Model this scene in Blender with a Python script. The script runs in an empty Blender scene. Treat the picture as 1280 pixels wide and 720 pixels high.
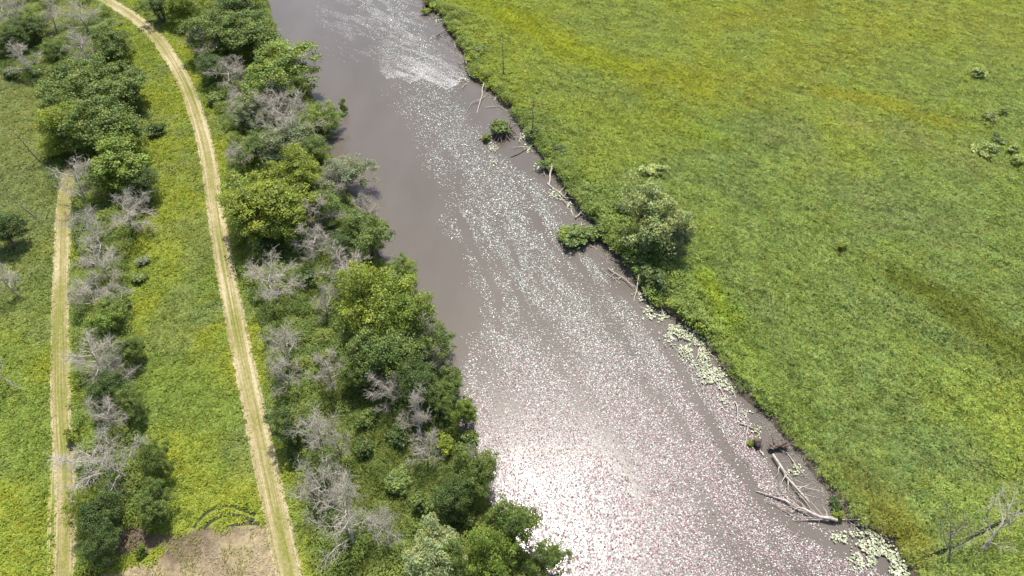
import bpy, math, random
import numpy as np
from mathutils import Vector, Euler

# ------------------------------------------------------------------ camera, sky, sun
W, HH, F = 1280.0, 720.0, 865.0
CAM_H, PITCH = 80.0, math.radians(48.0)
sc = bpy.context.scene
col = sc.collection
cam_d = bpy.data.cameras.new('camera'); cam = bpy.data.objects.new('camera', cam_d); col.objects.link(cam)
cam.location = (0, 0, CAM_H); cam.rotation_euler = (math.pi/2 - PITCH, 0, 0)
cam_d.sensor_width = 36.0; cam_d.lens = F / W * 36.0; cam_d.clip_end = 6000; cam_d.clip_start = 1.0
sc.camera = cam
SUN_EL, SUN_AZ = math.radians(67.5), math.radians(7.0)      # azimuth clockwise from +Y (ahead of the camera)
world = bpy.data.worlds.new('World'); sc.world = world; world.use_nodes = True
wn = world.node_tree.nodes; wl = world.node_tree.links
bg = wn['Background']; sky = wn.new('ShaderNodeTexSky'); sky.sky_type = 'NISHITA'; sky.sun_disc = False
sky.sun_elevation = SUN_EL; sky.sun_rotation = SUN_AZ; sky.air_density = 1.0; sky.dust_density = 2.0
wl.new(sky.outputs[0], bg.inputs[0]); bg.inputs[1].default_value = 0.15
sun_d = bpy.data.lights.new('sun', 'SUN'); sun_d.energy = 4.8; sun_d.angle = math.radians(0.6); sun_d.color = (1.0, 0.96, 0.89)
sun = bpy.data.objects.new('sun', sun_d); col.objects.link(sun); sun.location = (0, 100, 150)
S = Vector((math.sin(SUN_AZ)*math.cos(SUN_EL), math.cos(SUN_AZ)*math.cos(SUN_EL), math.sin(SUN_EL)))
sun.rotation_euler = (-S).to_track_quat('-Z', 'Y').to_euler()
sc.view_settings.view_transform = 'Standard'; sc.view_settings.look = 'None'
sc.view_settings.exposure = 0.8; sc.view_settings.gamma = 1.0; sc.view_settings.use_curve_mapping = False

# ------------------------------------------------------------------ helpers
rng = np.random.default_rng(7)
FW = np.array([0, math.cos(PITCH), -math.sin(PITCH)]); UP = np.array([0, math.sin(PITCH), math.cos(PITCH)]); RT = np.array([1.0, 0, 0])
def G(px, py, z=0.0):
    """photo pixel -> point on the level z"""
    d = (px-640.0)/F*RT - (py-360.0)/F*UP + FW
    t = (z-CAM_H)/d[2]
    return np.array([0, 0, CAM_H]) + t*d
def GG(pts, z=0.0): return np.array([G(a, b, z)[:2] for a, b in pts])
def topx(x, y, z=0.0):
    v0 = x; v1 = y; v2 = z-CAM_H
    dep = v1*FW[1] + v2*FW[2]
    return 640 + F*v0/dep, 360 - F*(v1*UP[1]+v2*UP[2])/dep, F/dep
_tab = rng.random((256, 256))
def vnoise(x, y):
    xi = np.floor(x).astype(int); yi = np.floor(y).astype(int); fx = x-xi; fy = y-yi
    fx = fx*fx*(3-2*fx); fy = fy*fy*(3-2*fy)
    a = _tab[xi & 255, yi & 255]; b = _tab[(xi+1) & 255, yi & 255]; c = _tab[xi & 255, (yi+1) & 255]; d = _tab[(xi+1) & 255, (yi+1) & 255]
    return (a*(1-fx)+b*fx)*(1-fy) + (c*(1-fx)+d*fx)*fy
def fbm(x, y, o=4):
    s = 0; a = .5; t = 0
    for i in range(o):
        s = s + a*vnoise(x*2**i+17.3*i, y*2**i+5.1*i); t += a; a *= .5
    return s/t
def segdist(x, y, poly):
    d = np.full(x.shape, 1e9)
    for i in range(len(poly)-1):
        a = poly[i]; e = poly[i+1]-a; l2 = e@e + 1e-9
        t = np.clip(((x-a[0])*e[0]+(y-a[1])*e[1])/l2, 0, 1)
        d = np.minimum(d, np.hypot(x-a[0]-t*e[0], y-a[1]-t*e[1]))
    return d
def inpoly(x, y, poly):
    r = np.zeros(x.shape, bool); n = len(poly); j = n-1
    for i in range(n):
        (x0, y0), (x1, y1) = poly[i], poly[j]
        c = ((y0 > y) != (y1 > y)) & (x < (x1-x0)*(y-y0)/((y1-y0) if y1 != y0 else 1e-9)+x0)
        r ^= c; j = i
    return r
def sstep(a, b, v):
    t = np.clip((v-a)/(b-a), 0, 1); return t*t*(3-2*t)

def mesh_n(name, V, n, C=None, shared=None):
    """V: (k*n,3) separate n-gons, or shared=(faces array (k,n))"""
    V = np.asarray(V, np.float32).reshape(-1, 3)
    faces = np.arange(len(V), dtype=np.int32).reshape(-1, n) if shared is None else np.asarray(shared, np.int32)
    me = bpy.data.meshes.new(name)
    me.vertices.add(len(V)); me.vertices.foreach_set('co', V.ravel())
    me.loops.add(faces.size); me.loops.foreach_set('vertex_index', faces.ravel())
    me.polygons.add(len(faces)); me.polygons.foreach_set('loop_start', np.arange(0, faces.size, n, dtype=np.int32))
    me.update(calc_edges=True)
    if C is not None:
        a = me.attributes.new('col', 'FLOAT_COLOR', 'POINT')
        C = np.asarray(C, np.float32)
        a.data.foreach_set('color', np.concatenate([C, np.ones((len(C), 1), np.float32)], 1).ravel())
    return me
def sweep(P, R, k=5):
    """tapered tube along a polyline -> verts, quads"""
    P = np.asarray(P, float); R = np.asarray(R, float); n = len(P)
    T = np.empty_like(P); T[1:-1] = P[2:]-P[:-2]; T[0] = P[1]-P[0]; T[-1] = P[-1]-P[-2]
    T /= np.linalg.norm(T, axis=1, keepdims=True)+1e-9
    ref = np.array([.31, .22, .93]) if abs(T[0, 2]) < .8 else np.array([.9, .3, .1])
    A = np.cross(T, ref); A /= np.linalg.norm(A, axis=1, keepdims=True)+1e-9; B = np.cross(T, A)
    an = np.arange(k)*2*math.pi/k
    V = P[:, None]+R[:, None, None]*(np.cos(an)[None, :, None]*A[:, None]+np.sin(an)[None, :, None]*B[:, None])
    i = np.arange(n-1)[:, None]*k; j = np.arange(k)[None]
    q = np.stack([i+j, i+(j+1) % k, i+k+(j+1) % k, i+k+j], -1).reshape(-1, 4)
    return V.reshape(-1, 3), q
def tubes(name, lst):
    vs, fs, o = [], [], 0
    for P, R, k in lst:
        v, q = sweep(P, R, k); vs.append(v); fs.append(q+o); o += len(v)
    me = mesh_n(name, np.concatenate(vs), 4, None, np.concatenate(fs))
    me.polygons.foreach_set('use_smooth', np.ones(len(me.polygons), bool))
    return me
def link(name, me, mat=None, parent=None, loc=None):
    o = bpy.data.objects.new(name, me); col.objects.link(o)
    if mat is not None:
        if not me.materials: me.materials.append(mat)
        o.material_slots[0].link = 'OBJECT'; o.material_slots[0].material = mat
    if parent: o.parent = parent
    if loc is not None: o.location = loc
    return o
def tag(o, label=None, cat=None, group=None, kind=None):
    if label: o['label'] = label
    if cat: o['category'] = cat
    if group: o['group'] = group
    if kind: o['kind'] = kind
    return o

# ------------------------------------------------------------------ materials
def newmat(name):
    m = bpy.data.materials.new(name); m.use_nodes = True
    n = m.node_tree.nodes; n.clear(); out = n.new('ShaderNodeOutputMaterial')
    return m, n, m.node_tree.links, out
def leaf_mat(name, base=(1, 1, 1), trans=.40, gloss=.022, rough=.5):
    m, n, l, out = newmat(name)
    at = n.new('ShaderNodeAttribute'); at.attribute_name = 'col'
    mx = n.new('ShaderNodeMix'); mx.data_type = 'RGBA'; mx.blend_type = 'MULTIPLY'; mx.inputs[0].default_value = 1
    l.new(at.outputs['Color'], mx.inputs[6]); mx.inputs[7].default_value = (*base, 1)
    d = n.new('ShaderNodeBsdfDiffuse'); t = n.new('ShaderNodeBsdfTranslucent'); g = n.new('ShaderNodeBsdfGlossy'); g.inputs['Roughness'].default_value = rough
    hs = n.new('ShaderNodeHueSaturation'); hs.inputs['Hue'].default_value = .485; hs.inputs['Saturation'].default_value = 1.1; hs.inputs['Value'].default_value = 1.15
    l.new(mx.outputs[2], d.inputs[0]); l.new(mx.outputs[2], hs.inputs['Color']); l.new(hs.outputs[0], t.inputs[0])
    a = n.new('ShaderNodeMixShader'); a.inputs[0].default_value = trans; l.new(d.outputs[0], a.inputs[1]); l.new(t.outputs[0], a.inputs[2])
    b = n.new('ShaderNodeMixShader'); b.inputs[0].default_value = gloss; l.new(a.outputs[0], b.inputs[1]); l.new(g.outputs[0], b.inputs[2])
    l.new(b.outputs[0], out.inputs[0]); return m
def bark_mat(name, c0, c1, scale=3.0):
    m, n, l, out = newmat(name)
    tc = n.new('ShaderNodeTexCoord'); nz = n.new('ShaderNodeTexNoise'); nz.inputs['Scale'].default_value = scale; nz.inputs['Detail'].default_value = 5
    l.new(tc.outputs['Object'], nz.inputs['Vector'])
    r = n.new('ShaderNodeValToRGB'); r.color_ramp.elements[0].color = (*c0, 1); r.color_ramp.elements[1].color = (*c1, 1)
    r.color_ramp.elements[0].position = .3; r.color_ramp.elements[1].position = .7
    p = n.new('ShaderNodeBsdfPrincipled'); p.inputs['Roughness'].default_value = .85; p.inputs['Specular IOR Level'].default_value = .2
    b = n.new('ShaderNodeBump'); b.inputs['Strength'].default_value = .5; b.inputs['Distance'].default_value = .05
    l.new(nz.outputs[0], r.inputs[0]); l.new(r.outputs[0], p.inputs['Base Color']); l.new(nz.outputs[0], b.inputs['Height']); l.new(b.outputs[0], p.inputs['Normal'])
    l.new(p.outputs[0], out.inputs[0]); return m
M_LEAF = {
 'Y': leaf_mat('leaf_yellow_green', (.205, .250, .034)),
 'B': leaf_mat('leaf_fresh_green', (.165, .225, .036)),
 'M': leaf_mat('leaf_mid_green', (.130, .178, .038)),
 'D': leaf_mat('leaf_dark_green', (.088, .128, .032)),
 'P': leaf_mat('leaf_pale_willow', (.270, .310, .130)),
 'W': leaf_mat('leaf_grey_willow', (.245, .285, .095)),
 'S': leaf_mat('leaf_silver_shrub', (.310, .360, .110)),
 'O': leaf_mat('leaf_grey_olive', (.180, .205, .092)),
}
M_GRASS = leaf_mat('grass_blades', (1, 1, 1), .45, .012, .5)
M_BARK = bark_mat('brown_bark', (.07, .055, .04), (.17, .14, .11))
M_DEAD = bark_mat('weathered_grey_wood', (.24, .212, .168), (.44, .398, .325))
M_DARKDEAD = bark_mat('dark_dead_bark', (.07, .06, .052), (.20, .18, .16))
M_LOG = bark_mat('bleached_driftwood', (.22, .18, .145), (.43, .375, .32))
M_BROWNLOG = bark_mat('wet_brown_driftwood', (.045, .035, .028), (.16, .12, .09))

# ------------------------------------------------------------------ plan of the river
RB = [(520,-40),(527,-8),(533,12),(549,20),(562,40),(580,70),(585,97),(608,112),(630,131),(650,156),(664,180),(680,197),(694,217),(706,242),(728,266),(746,286),(756,310),(776,331),(791,352),(812,377),(832,395),(852,410),(880,427),(906,462),(931,497),(956,521),(986,552),(1010,586),(1041,622),(1056,650),(1082,663),(1112,680),(1132,716),(1150,765),(1165,820)]
LB = [(320,-40),(332,0),(352,60),(384,112),(404,155),(415,205),(440,255),(466,305),(488,350),(508,395),(534,445),(558,490),(574,535),(586,580),(612,630),(646,680),(682,730),(714,780),(750,835)]
rb = GG(RB); lb = GG(LB)
dup_ = np.array([-.30, .954]); ddn = np.array([.16, -.987])
rb = np.vstack([rb[0]+dup_*1800, rb, rb[-1]+ddn*900]); lb = np.vstack([lb[0]+dup_*1800, lb, lb[-1]+ddn*900])
RIVER = np.vstack([lb, rb[::-1]])
def river_sd(x, y):
    d = np.minimum(segdist(x, y, lb), segdist(x, y, rb))
    return np.where(inpoly(x, y, RIVER), -d, d)+1.5*(fbm(x*.33+4, y*.33+8, 3)-.5)
GZ = 0.6
def hz_from(sd): 
    return np.where(sd > 0, GZ*sstep(-.3, 1.9, sd), -1.3*sstep(0, 5, -sd) + GZ*sstep(-.3, 1.9, sd))
def hz(x, y):
    sd = river_sd(np.atleast_1d(np.float64(x)), np.atleast_1d(np.float64(y)))
    return float(hz_from(sd)[0])

PATH_A = GG([(95,-28),(128,-2),(162,17),(194,43),(216,75),(234,108),(249,150),(261,200),(268,250),(277,310),(288,370),(302,440),(317,510),(332,580),(345,640),(361,715),(378,790)], GZ)
PATH_B = GG([(96,190),(84,228),(79,262),(78,300),(76,350),(75,400),(75,440),(75,490),(77,540),(80,580),(82,620),(82,680),(80,722),(77,790)], GZ)
PATH_C = GG([(71,540),(68,562),(64,590),(63,620),(61,670),(60,722),(58,790)], GZ)
def chaikin(P, n=3):
    for _ in range(n):
        Q = np.empty((2*len(P)-2, 2)); Q[0::2] = .75*P[:-1]+.25*P[1:]; Q[1::2] = .25*P[:-1]+.75*P[1:]
        P = np.vstack([P[:1], Q, P[-1:]])
    return P
PATH_A, PATH_B, PATH_C = chaikin(PATH_A), chaikin(PATH_B), chaikin(PATH_C)
SOIL = chaikin(GG([(152,668),(178,664),(215,665),(243,661),(290,658),(320,652),(331,650),(337,668),(346,720),(352,800),(90,800),(118,722),(150,714),(205,694),(198,684),(172,690)], GZ))
ARCS = [chaikin(GG(p, GZ)) for p in (
 [(242,660),(252,645),(268,634),(286,631),(305,637),(322,645)],
 [(254,661),(266,650),(284,642),(302,645),(322,652)],
 [(282,659),(298,655),(312,653),(326,655)])]

DITCH = chaikin(GG([(1160,696),(1185,686),(1210,675),(1235,660),(1262,648),(1300,630)], GZ))
# ------------------------------------------------------------------ vegetation colour by place (species patches)
def P2(pts): return GG(pts, GZ)
PATCH = [  # polyline px, half-width m, colour, strength
 (P2([(560,-20),(640,25),(700,60),(800,90),(880,110)]), 5.0, (.27,.30,.012), .75),
 (P2([(700,75),(790,95),(840,150)]), 3.0, (.26,.29,.012), .5),
 (P2([(880,350),(905,395),(912,402)]), 1.5, (.30,.36,.012), .95),
 (P2([(1030,118),(1090,128),(1180,158)]), 2.3, (.29,.28,.015), .6),
 (P2([(1060,150),(1110,165),(1230,210)]), 4.0, (.27,.255,.085), .35),
 (P2([(1120,350),(1170,375),(1225,410),(1290,455)]), 2.8, (.155,.18,.010), .95),
 (P2([(1165,372),(1200,395),(1240,420),(1300,462)]), 2.2, (.105,.130,.008), .9), (P2([(1150,362),(1180,382)]), 1.2, (.12,.14,.008), .8),
 (P2([(1180,390),(1290,440)]), 4.5, (.19,.22,.02), .5),
 (P2([(1065,590),(1095,640),(1105,660)]), 2.2, (.19,.185,.02), .8),
 (P2([(1110,640),(1140,680)]), 2.2, (.22,.21,.012), .8),
 (P2([(820,100),(960,110),(1100,40)]), 8.0, (.27,.27,.03), .45),
 (P2([(1080,-10),(1290,60)]), 12.0, (.25,.26,.05), .45),
 (P2([(900,30),(1000,10)]), 7.0, (.28,.27,.02), .45),
 (P2([(870,170),(905,185)]), 3.0, (.23,.29,.012), .6),
 (P2([(930,260),(1010,330),(1060,420)]), 9.0, (.19,.25,.07), .5),
 (P2([(1000,470),(1100,560)]), 8.0, (.19,.25,.065), .45),
 (P2([(850,210),(1000,240)]), 7.0, (.19,.245,.07), .4),
 (P2([(1240,200),(1280,330)]), 8.0, (.22,.27,.05), .45),
 (P2([(960,160),(1100,260),(1180,290)]), 4.0, (.23,.24,.08), .3),
 (P2([(870,330),(930,420),(1000,520)]), 3.5, (.20,.26,.03), .5),
]
def veg_colour(x, y):
    px, py, s = topx(x, y, GZ)
    right = sstep(-1, 1, segdist(x, y, lb)-segdist(x, y, rb))
    n1 = fbm(x*.045+3, y*.045+9, 4); n2 = fbm(x*.16+50, y*.16+11, 3); n3 = fbm(x*.5+90, y*.5, 3)
    # right marsh: blue-green sedge to yellow-green
    t = sstep(.35, .65, .6*n1+.4*n2)[..., None]
    c = (1-t)*np.array([.178,.230,.055]) + t*np.array([.215,.262,.038])
    # a yellower, sandier drift uphill
    far = sstep(300, 0, py)[..., None]
    c = c*(1-.35*far) + .35*far*np.array([.25,.275,.035])
    br = sstep(.60, .72, n3)[..., None]*.16
    c = c*(1-br) + br*np.array([.26,.22,.095])
    # left meadow: yellow-green broad-leaved
    t2 = sstep(.35, .65, .4*n1+.6*n2)[..., None]
    cl = (1-t2)*np.array([.160,.225,.025]) + t2*np.array([.225,.275,.018])
    gr = sstep(.55, .75, fbm(x*.12+7, y*.12+31, 3))[..., None]*.45
    cl = cl*(1-gr) + gr*np.array([.15,.195,.065])
    # far-left pasture, greyer towards the top, and the shaded ground between the river trees
    fl = (sstep(95, 60, px)*sstep(420, 250, py))[..., None]
    cl = cl*(1-.7*fl) + .7*fl*np.array([.185,.225,.080])
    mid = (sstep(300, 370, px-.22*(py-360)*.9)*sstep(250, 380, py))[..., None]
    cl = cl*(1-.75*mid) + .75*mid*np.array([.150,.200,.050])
    cl = cl*np.array([.97, .90, .85])
    r = right[..., None]
    c = c*r + cl*(1-r)
    c = c*np.array([1.30, 1.31, 1.30])+np.array([.010, .008, .022])
    for poly, w, k, st in PATCH:
        wob = 1+.9*(n3-.5)+.6*(n2-.5)
        a = (st*np.exp(-(segdist(x, y, poly)/(w*np.maximum(.3, wob)))**2)*sstep(.12, .42, n3+.12))[..., None]
        c = c*(1-a) + a*(np.array(k)*np.array([1.18, 1.20, 1.2])+np.array([0, 0, .020]))
    return c

# ------------------------------------------------------------------ ground
def axis(lo, hi, step, far):
    core = np.arange(lo, hi+1e-6, step); o = []; s = step; v = hi
    while v < far: s *= 1.35; v += s; o.append(v)
    p = []; s = step; v = lo
    while v > -far: s *= 1.35; v -= s; p.append(v)
    return np.array(p[::-1]+list(core)+o)
gx = axis(-150, 150, .85, 2500); gy = axis(12, 205, .85, 2500)
X, Y = np.meshgrid(gx, gy, indexing='ij'); sd = river_sd(X, Y); Z = hz_from(sd)
nx, ny = X.shape; idx = np.arange(nx*ny).reshape(nx, ny)
faces = np.stack([idx[:-1, :-1], idx[1:, :-1], idx[1:, 1:], idx[:-1, 1:]], -1).reshape(-1, 4)
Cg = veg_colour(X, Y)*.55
mud = (1-sstep(.30, .55, Z))[..., None]
Cg = Cg*(1-mud) + mud*np.array([.050,.040,.031])
so = inpoly(X+1.2*(fbm(X*.5, Y*.5, 2)-.5), Y+1.6*(fbm(X*.5+9, Y*.5, 2)-.5), SOIL)[..., None]
sn = sstep(.40, .62, fbm(X*.16+3, Y*.16+1, 3)+.018*(Y-33))[..., None]
Cg = np.where(so, (1-sn)*np.array([.215,.172,.098])+sn*np.array([.112,.084,.054]), Cg)
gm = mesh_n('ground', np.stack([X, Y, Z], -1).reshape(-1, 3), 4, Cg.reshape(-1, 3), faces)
m, n, l, out = newmat('marsh_soil_and_litter')
at = n.new('ShaderNodeAttribute'); at.attribute_name = 'col'
tc = n.new('ShaderNodeTexCoord'); nz = n.new('ShaderNodeTexNoise'); nz.inputs['Scale'].default_value = 1.6; nz.inputs['Detail'].default_value = 8; nz.inputs['Roughness'].default_value = .7
l.new(tc.outputs['Object'], nz.inputs['Vector'])
mr = n.new('ShaderNodeMapRange'); mr.inputs[1].default_value = .3; mr.inputs[2].default_value = .7; mr.inputs[3].default_value = .55; mr.inputs[4].default_value = 1.45
l.new(nz.outputs[0], mr.inputs[0])
vm = n.new('ShaderNodeVectorMath'); vm.operation = 'SCALE'; l.new(at.outputs['Color'], vm.inputs[0]); l.new(mr.outputs[0], vm.inputs['Scale'])
p = n.new('ShaderNodeBsdfPrincipled'); p.inputs['Roughness'].default_value = .9; p.inputs['Specular IOR Level'].default_value = .15
b = n.new('ShaderNodeBump'); b.inputs['Strength'].default_value = .8; b.inputs['Distance'].default_value = .25
l.new(nz.outputs[0], b.inputs['Height']); l.new(b.outputs[0], p.inputs['Normal']); l.new(vm.outputs[0], p.inputs['Base Color']); l.new(p.outputs[0], out.inputs[0])
tag(link('ground', gm, m), 'green marsh meadow and river banks seen from above', kind='structure')

# water
def strip_mesh(name, poly, zoff, half, cross=5, wob=0.0, seed=0):
    """ribbon along a world polyline; uv.x across (0..1), uv.y metres along"""
    d = np.hypot(*np.diff(poly, axis=0).T); s = np.concatenate([[0], np.cumsum(d)])
    L = np.arange(0, s[-1], .5); P = np.stack([np.interp(L, s, poly[:, 0]), np.interp(L, s, poly[:, 1])], 1)
    T = np.gradient(P, axis=0); T /= np.linalg.norm(T, axis=1, keepdims=True); N = np.stack([T[:, 1], -T[:, 0]], 1)
    u = np.linspace(-1, 1, cross)
    w = half*(1+wob*(vnoise(L[:, None]*.35+seed, np.sign(u)[None]*3.3+9.0)-.5)*2)
    V = np.concatenate([P[:, None]+N[:, None]*(u[None, :, None]*w[..., None]), np.full((len(L), cross, 1), zoff)], 2)
    idx = np.arange(len(L)*cross).reshape(len(L), cross)
    f = np.stack([idx[:-1, :-1], idx[:-1, 1:], idx[1:, 1:], idx[1:, :-1]], -1).reshape(-1, 4)
    me = mesh_n(name, V.reshape(-1, 3), 4, None, f)
    uv = me.uv_layers.new(name='lane')
    U = np.stack([np.broadcast_to((u[None]+1)/2, (len(L), cross)), np.broadcast_to(L[:, None], (len(L), cross))], -1).reshape(-1, 2)
    uv.data.foreach_set('uv', U[f.ravel()].astype(np.float32).ravel())
    return me
# a sheet that follows the river, its edges tucked under the banks
def river_sheet():
    N = 160
    def res(P):
        d = np.hypot(*np.diff(P, axis=0).T); s = np.concatenate([[0], np.cumsum(d)])
        t = np.concatenate([[0], np.linspace(s[1], s[-2], N-2), [s[-1]]])
        return np.stack([np.interp(t, s, P[:, 0]), np.interp(t, s, P[:, 1])], 1)
    A, B = res(lb), res(rb); D = B-A; D /= np.linalg.norm(D, axis=1, keepdims=True)
    A = A-D*3.0; B = B+D*3.0
    V = np.concatenate([np.stack([A*(1-k)+B*k for k in (0, .25, .5, .75, 1)], 1), np.zeros((N, 5, 1))], 2)
    idx = np.arange(N*5).reshape(N, 5)
    f = np.stack([idx[:-1, :-1], idx[:-1, 1:], idx[1:, 1:], idx[1:, :-1]], -1).reshape(-1, 4)
    return mesh_n('river_water', V.reshape(-1, 3), 4, None, f)
m, n, l, out = newmat('muddy_water')
tc = n.new('ShaderNodeTexCoord'); mp = n.new('ShaderNodeMapping'); mp.inputs['Rotation'].default_value = (0, 0, math.radians(20)); mp.inputs['Scale'].default_value = (1.0, .45, 1)
l.new(tc.outputs['Object'], mp.inputs['Vector'])
n1 = n.new('ShaderNodeTexNoise'); n1.inputs['Scale'].default_value = 3.0; n1.inputs['Detail'].default_value = 4
n2 = n.new('ShaderNodeTexNoise'); n2.inputs['Scale'].default_value = .12; n2.inputs['Detail'].default_value = 5
l.new(mp.outputs[0], n1.inputs['Vector']); l.new(mp.outputs[0], n2.inputs['Vector'])
r = n.new('ShaderNodeValToRGB'); r.color_ramp.elements[0].color = (.073,.062,.050, 1); r.color_ramp.elements[1].color = (.090,.077,.064, 1)
r.color_ramp.elements[0].position = .3; r.color_ramp.elements[1].position = .7; l.new(n2.outputs[0], r.inputs[0])
p = n.new('ShaderNodeBsdfPrincipled'); p.inputs['Roughness'].default_value = .19; p.inputs['IOR'].default_value = 1.33
b = n.new('ShaderNodeBump'); b.inputs['Strength'].default_value = .12; b.inputs['Distance'].default_value = .05
l.new(n1.outputs[0], b.inputs['Height']); l.new(b.outputs[0], p.inputs['Normal']); l.new(r.outputs[0], p.inputs['Base Color']); l.new(p.outputs[0], out.inputs[0])
tag(link('river_water', river_sheet(), m), 'muddy brown river running diagonally through the marsh', kind='structure')

# tracks
def lane_mat(name, cols, streak=9.0, gaps=None):
    m, n, l, out = newmat(name)
    uv = n.new('ShaderNodeUVMap'); uv.uv_map = 'lane'
    mp = n.new('ShaderNodeMapping'); mp.inputs['Scale'].default_value = (streak, .05, 1); l.new(uv.outputs[0], mp.inputs[0])
    nz = n.new('ShaderNodeTexNoise'); nz.inputs['Scale'].default_value = 1.0; nz.inputs['Detail'].default_value = 3; l.new(mp.outputs[0], nz.inputs['Vector'])
    tc = n.new('ShaderNodeTexCoord'); nf = n.new('ShaderNodeTexNoise'); nf.inputs['Scale'].default_value = 2.6; nf.inputs['Detail'].default_value = 7; nf.inputs['Roughness'].default_value = .75
    l.new(tc.outputs['Object'], nf.inputs['Vector'])
    nb = n.new('ShaderNodeTexNoise'); nb.inputs['Scale'].default_value = .09; nb.inputs['Detail'].default_value = 3; l.new(tc.outputs['Object'], nb.inputs['Vector'])
    # straw windrows across the lane
    sep = n.new('ShaderNodeSeparateXYZ'); l.new(uv.outputs[0], sep.inputs[0])
    ramp = n.new('ShaderNodeValToRGB'); e = ramp.color_ramp
    while len(e.elements) < len(gaps): e.elements.new(.5)
    for el, (pos, v) in zip(e.elements, gaps): el.position = pos; el.color = (v, v, v, 1)
    l.new(sep.outputs[0], ramp.inputs[0])
    def math_(op, a, b_):
        q = n.new('ShaderNodeMath'); q.operation = op
        for i, v in enumerate((a, b_)):
            if isinstance(v, (int, float)): q.inputs[i].default_value = v
            else: l.new(v, q.inputs[i])
        return q.outputs[0]
    v = math_('ADD', ramp.outputs[0], math_('MULTIPLY', math_('SUBTRACT', nz.outputs[0], .5), 1.5))
    v = math_('ADD', v, math_('MULTIPLY', math_('SUBTRACT', nf.outputs[0], .5), 1.5))
    v = math_('ADD', v, math_('MULTIPLY', math_('SUBTRACT', nb.outputs[0], .5), 1.5))
    cr = n.new('ShaderNodeValToRGB'); e = cr.color_ramp
    while len(e.elements) < len(cols): e.elements.new(.5)
    for el, (pos, c) in zip(e.elements, cols): el.position = pos; el.color = (*c, 1)
    l.new(v, cr.inputs[0])
    p = n.new('ShaderNodeBsdfPrincipled'); p.inputs['Roughness'].default_value = .9; p.inputs['Specular IOR Level'].default_value = .15
    b = n.new('ShaderNodeBump'); b.inputs['Strength'].default_value = .7; b.inputs['Distance'].default_value = .08
    l.new(nf.outputs[0], b.inputs['Height']); l.new(b.outputs[0], p.inputs['Normal'])
    l.new(cr.outputs[0], p.inputs['Base Color']); l.new(p.outputs[0], out.inputs[0]); return m
STRAW = [(0, (.100,.112,.022)), (.26, (.140,.138,.034)), (.46, (.185,.160,.062)), (.72, (.240,.200,.105)), (1, (.315,.270,.155))]
M_LANE_A = lane_mat('mown_straw_track', STRAW, 15, [(0, .85), (.10, .85), (.26, .76), (.40, .30), (.50, .60), (.62, .32), (.74, .74), (.90, .72), (1, .9)])
M_LANE_B = lane_mat('mown_straw_track_greener', STRAW, 13, [(0, .9), (.12, .72), (.24, .42), (.45, .30), (.6, .38), (.8, .48), (.92, .80), (1, .85)])
HA, HB = 1.48, 1.25
tag(link('mown_track', strip_mesh('mown_track', PATH_A, GZ+.012, HA, 13, .035, 3), M_LANE_A), 'pale straw mown track curving down beside the river trees', kind='structure')
tag(link('mown_track', strip_mesh('mown_track', PATH_B, GZ+.012, HB, 13, .04, 8), M_LANE_B), 'straight greenish straw mown track near the left edge', kind='structure')
tag(link('wheel_rut', strip_mesh('wheel_rut', PATH_C, GZ+.008, .17, 3, .3, 5), M_LANE_A), 'thin pale wheel line beside the left mown track', kind='structure')
M_RUT = bark_mat('dark_crushed_grass', (.014,.018,.006), (.035,.042,.012), 2.0)
for i, a in enumerate(ARCS):
    tag(link('tyre_rut', strip_mesh('tyre_rut', a, GZ+.006, .24, 3, .3, i*7), M_RUT), ['outermost curved tyre rut in the grass above the bare field', 'middle curved tyre rut in the grass above the bare field', 'short innermost curved tyre rut above the bare field'][i], kind='structure')

# ------------------------------------------------------------------ grass and herbs
def blades(root, az, lean, length, width, C, bend=.35):
    """leaf-shaped quads: root, side, tip, side"""
    n_ = len(root)
    h = np.stack([np.cos(az), np.sin(az)], 1)
    d1 = np.concatenate([h*np.sin(lean)[:, None], np.cos(lean)[:, None]], 1)
    l2 = lean+bend; d2 = np.concatenate([h*np.sin(l2)[:, None], np.cos(l2)[:, None]], 1)
    sd_ = np.stack([-np.sin(az), np.cos(az), np.zeros(n_)], 1)
    mid = root+d1*(length*.5)[:, None]; tip = mid+d2*(length*.5)[:, None]
    flip = np.where(np.arange(n_) % 2 == 0, 1.0, -1.0)
    V = np.stack([root, mid+sd_*(width*.85*flip)[:, None], tip], 1)
    return V.reshape(-1, 3), np.repeat(C, 3, 0)
def scatter(spacing, lo, hi, seed):
    r = np.random.default_rng(seed)
    xs = np.arange(lo[0], hi[0], spacing); ys = np.arange(lo[1], hi[1], spacing)
    X, Y = np.meshgrid(xs, ys); X = X.ravel()+r.uniform(-.5, .5, X.size)*spacing; Y = Y.ravel()+r.uniform(-.5, .5, Y.size)*spacing
    px, py, s = topx(X, Y, GZ)
    k = (px > -70) & (px < 1350) & (py > -35) & (py < 790)
    return X[k], Y[k]
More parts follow.
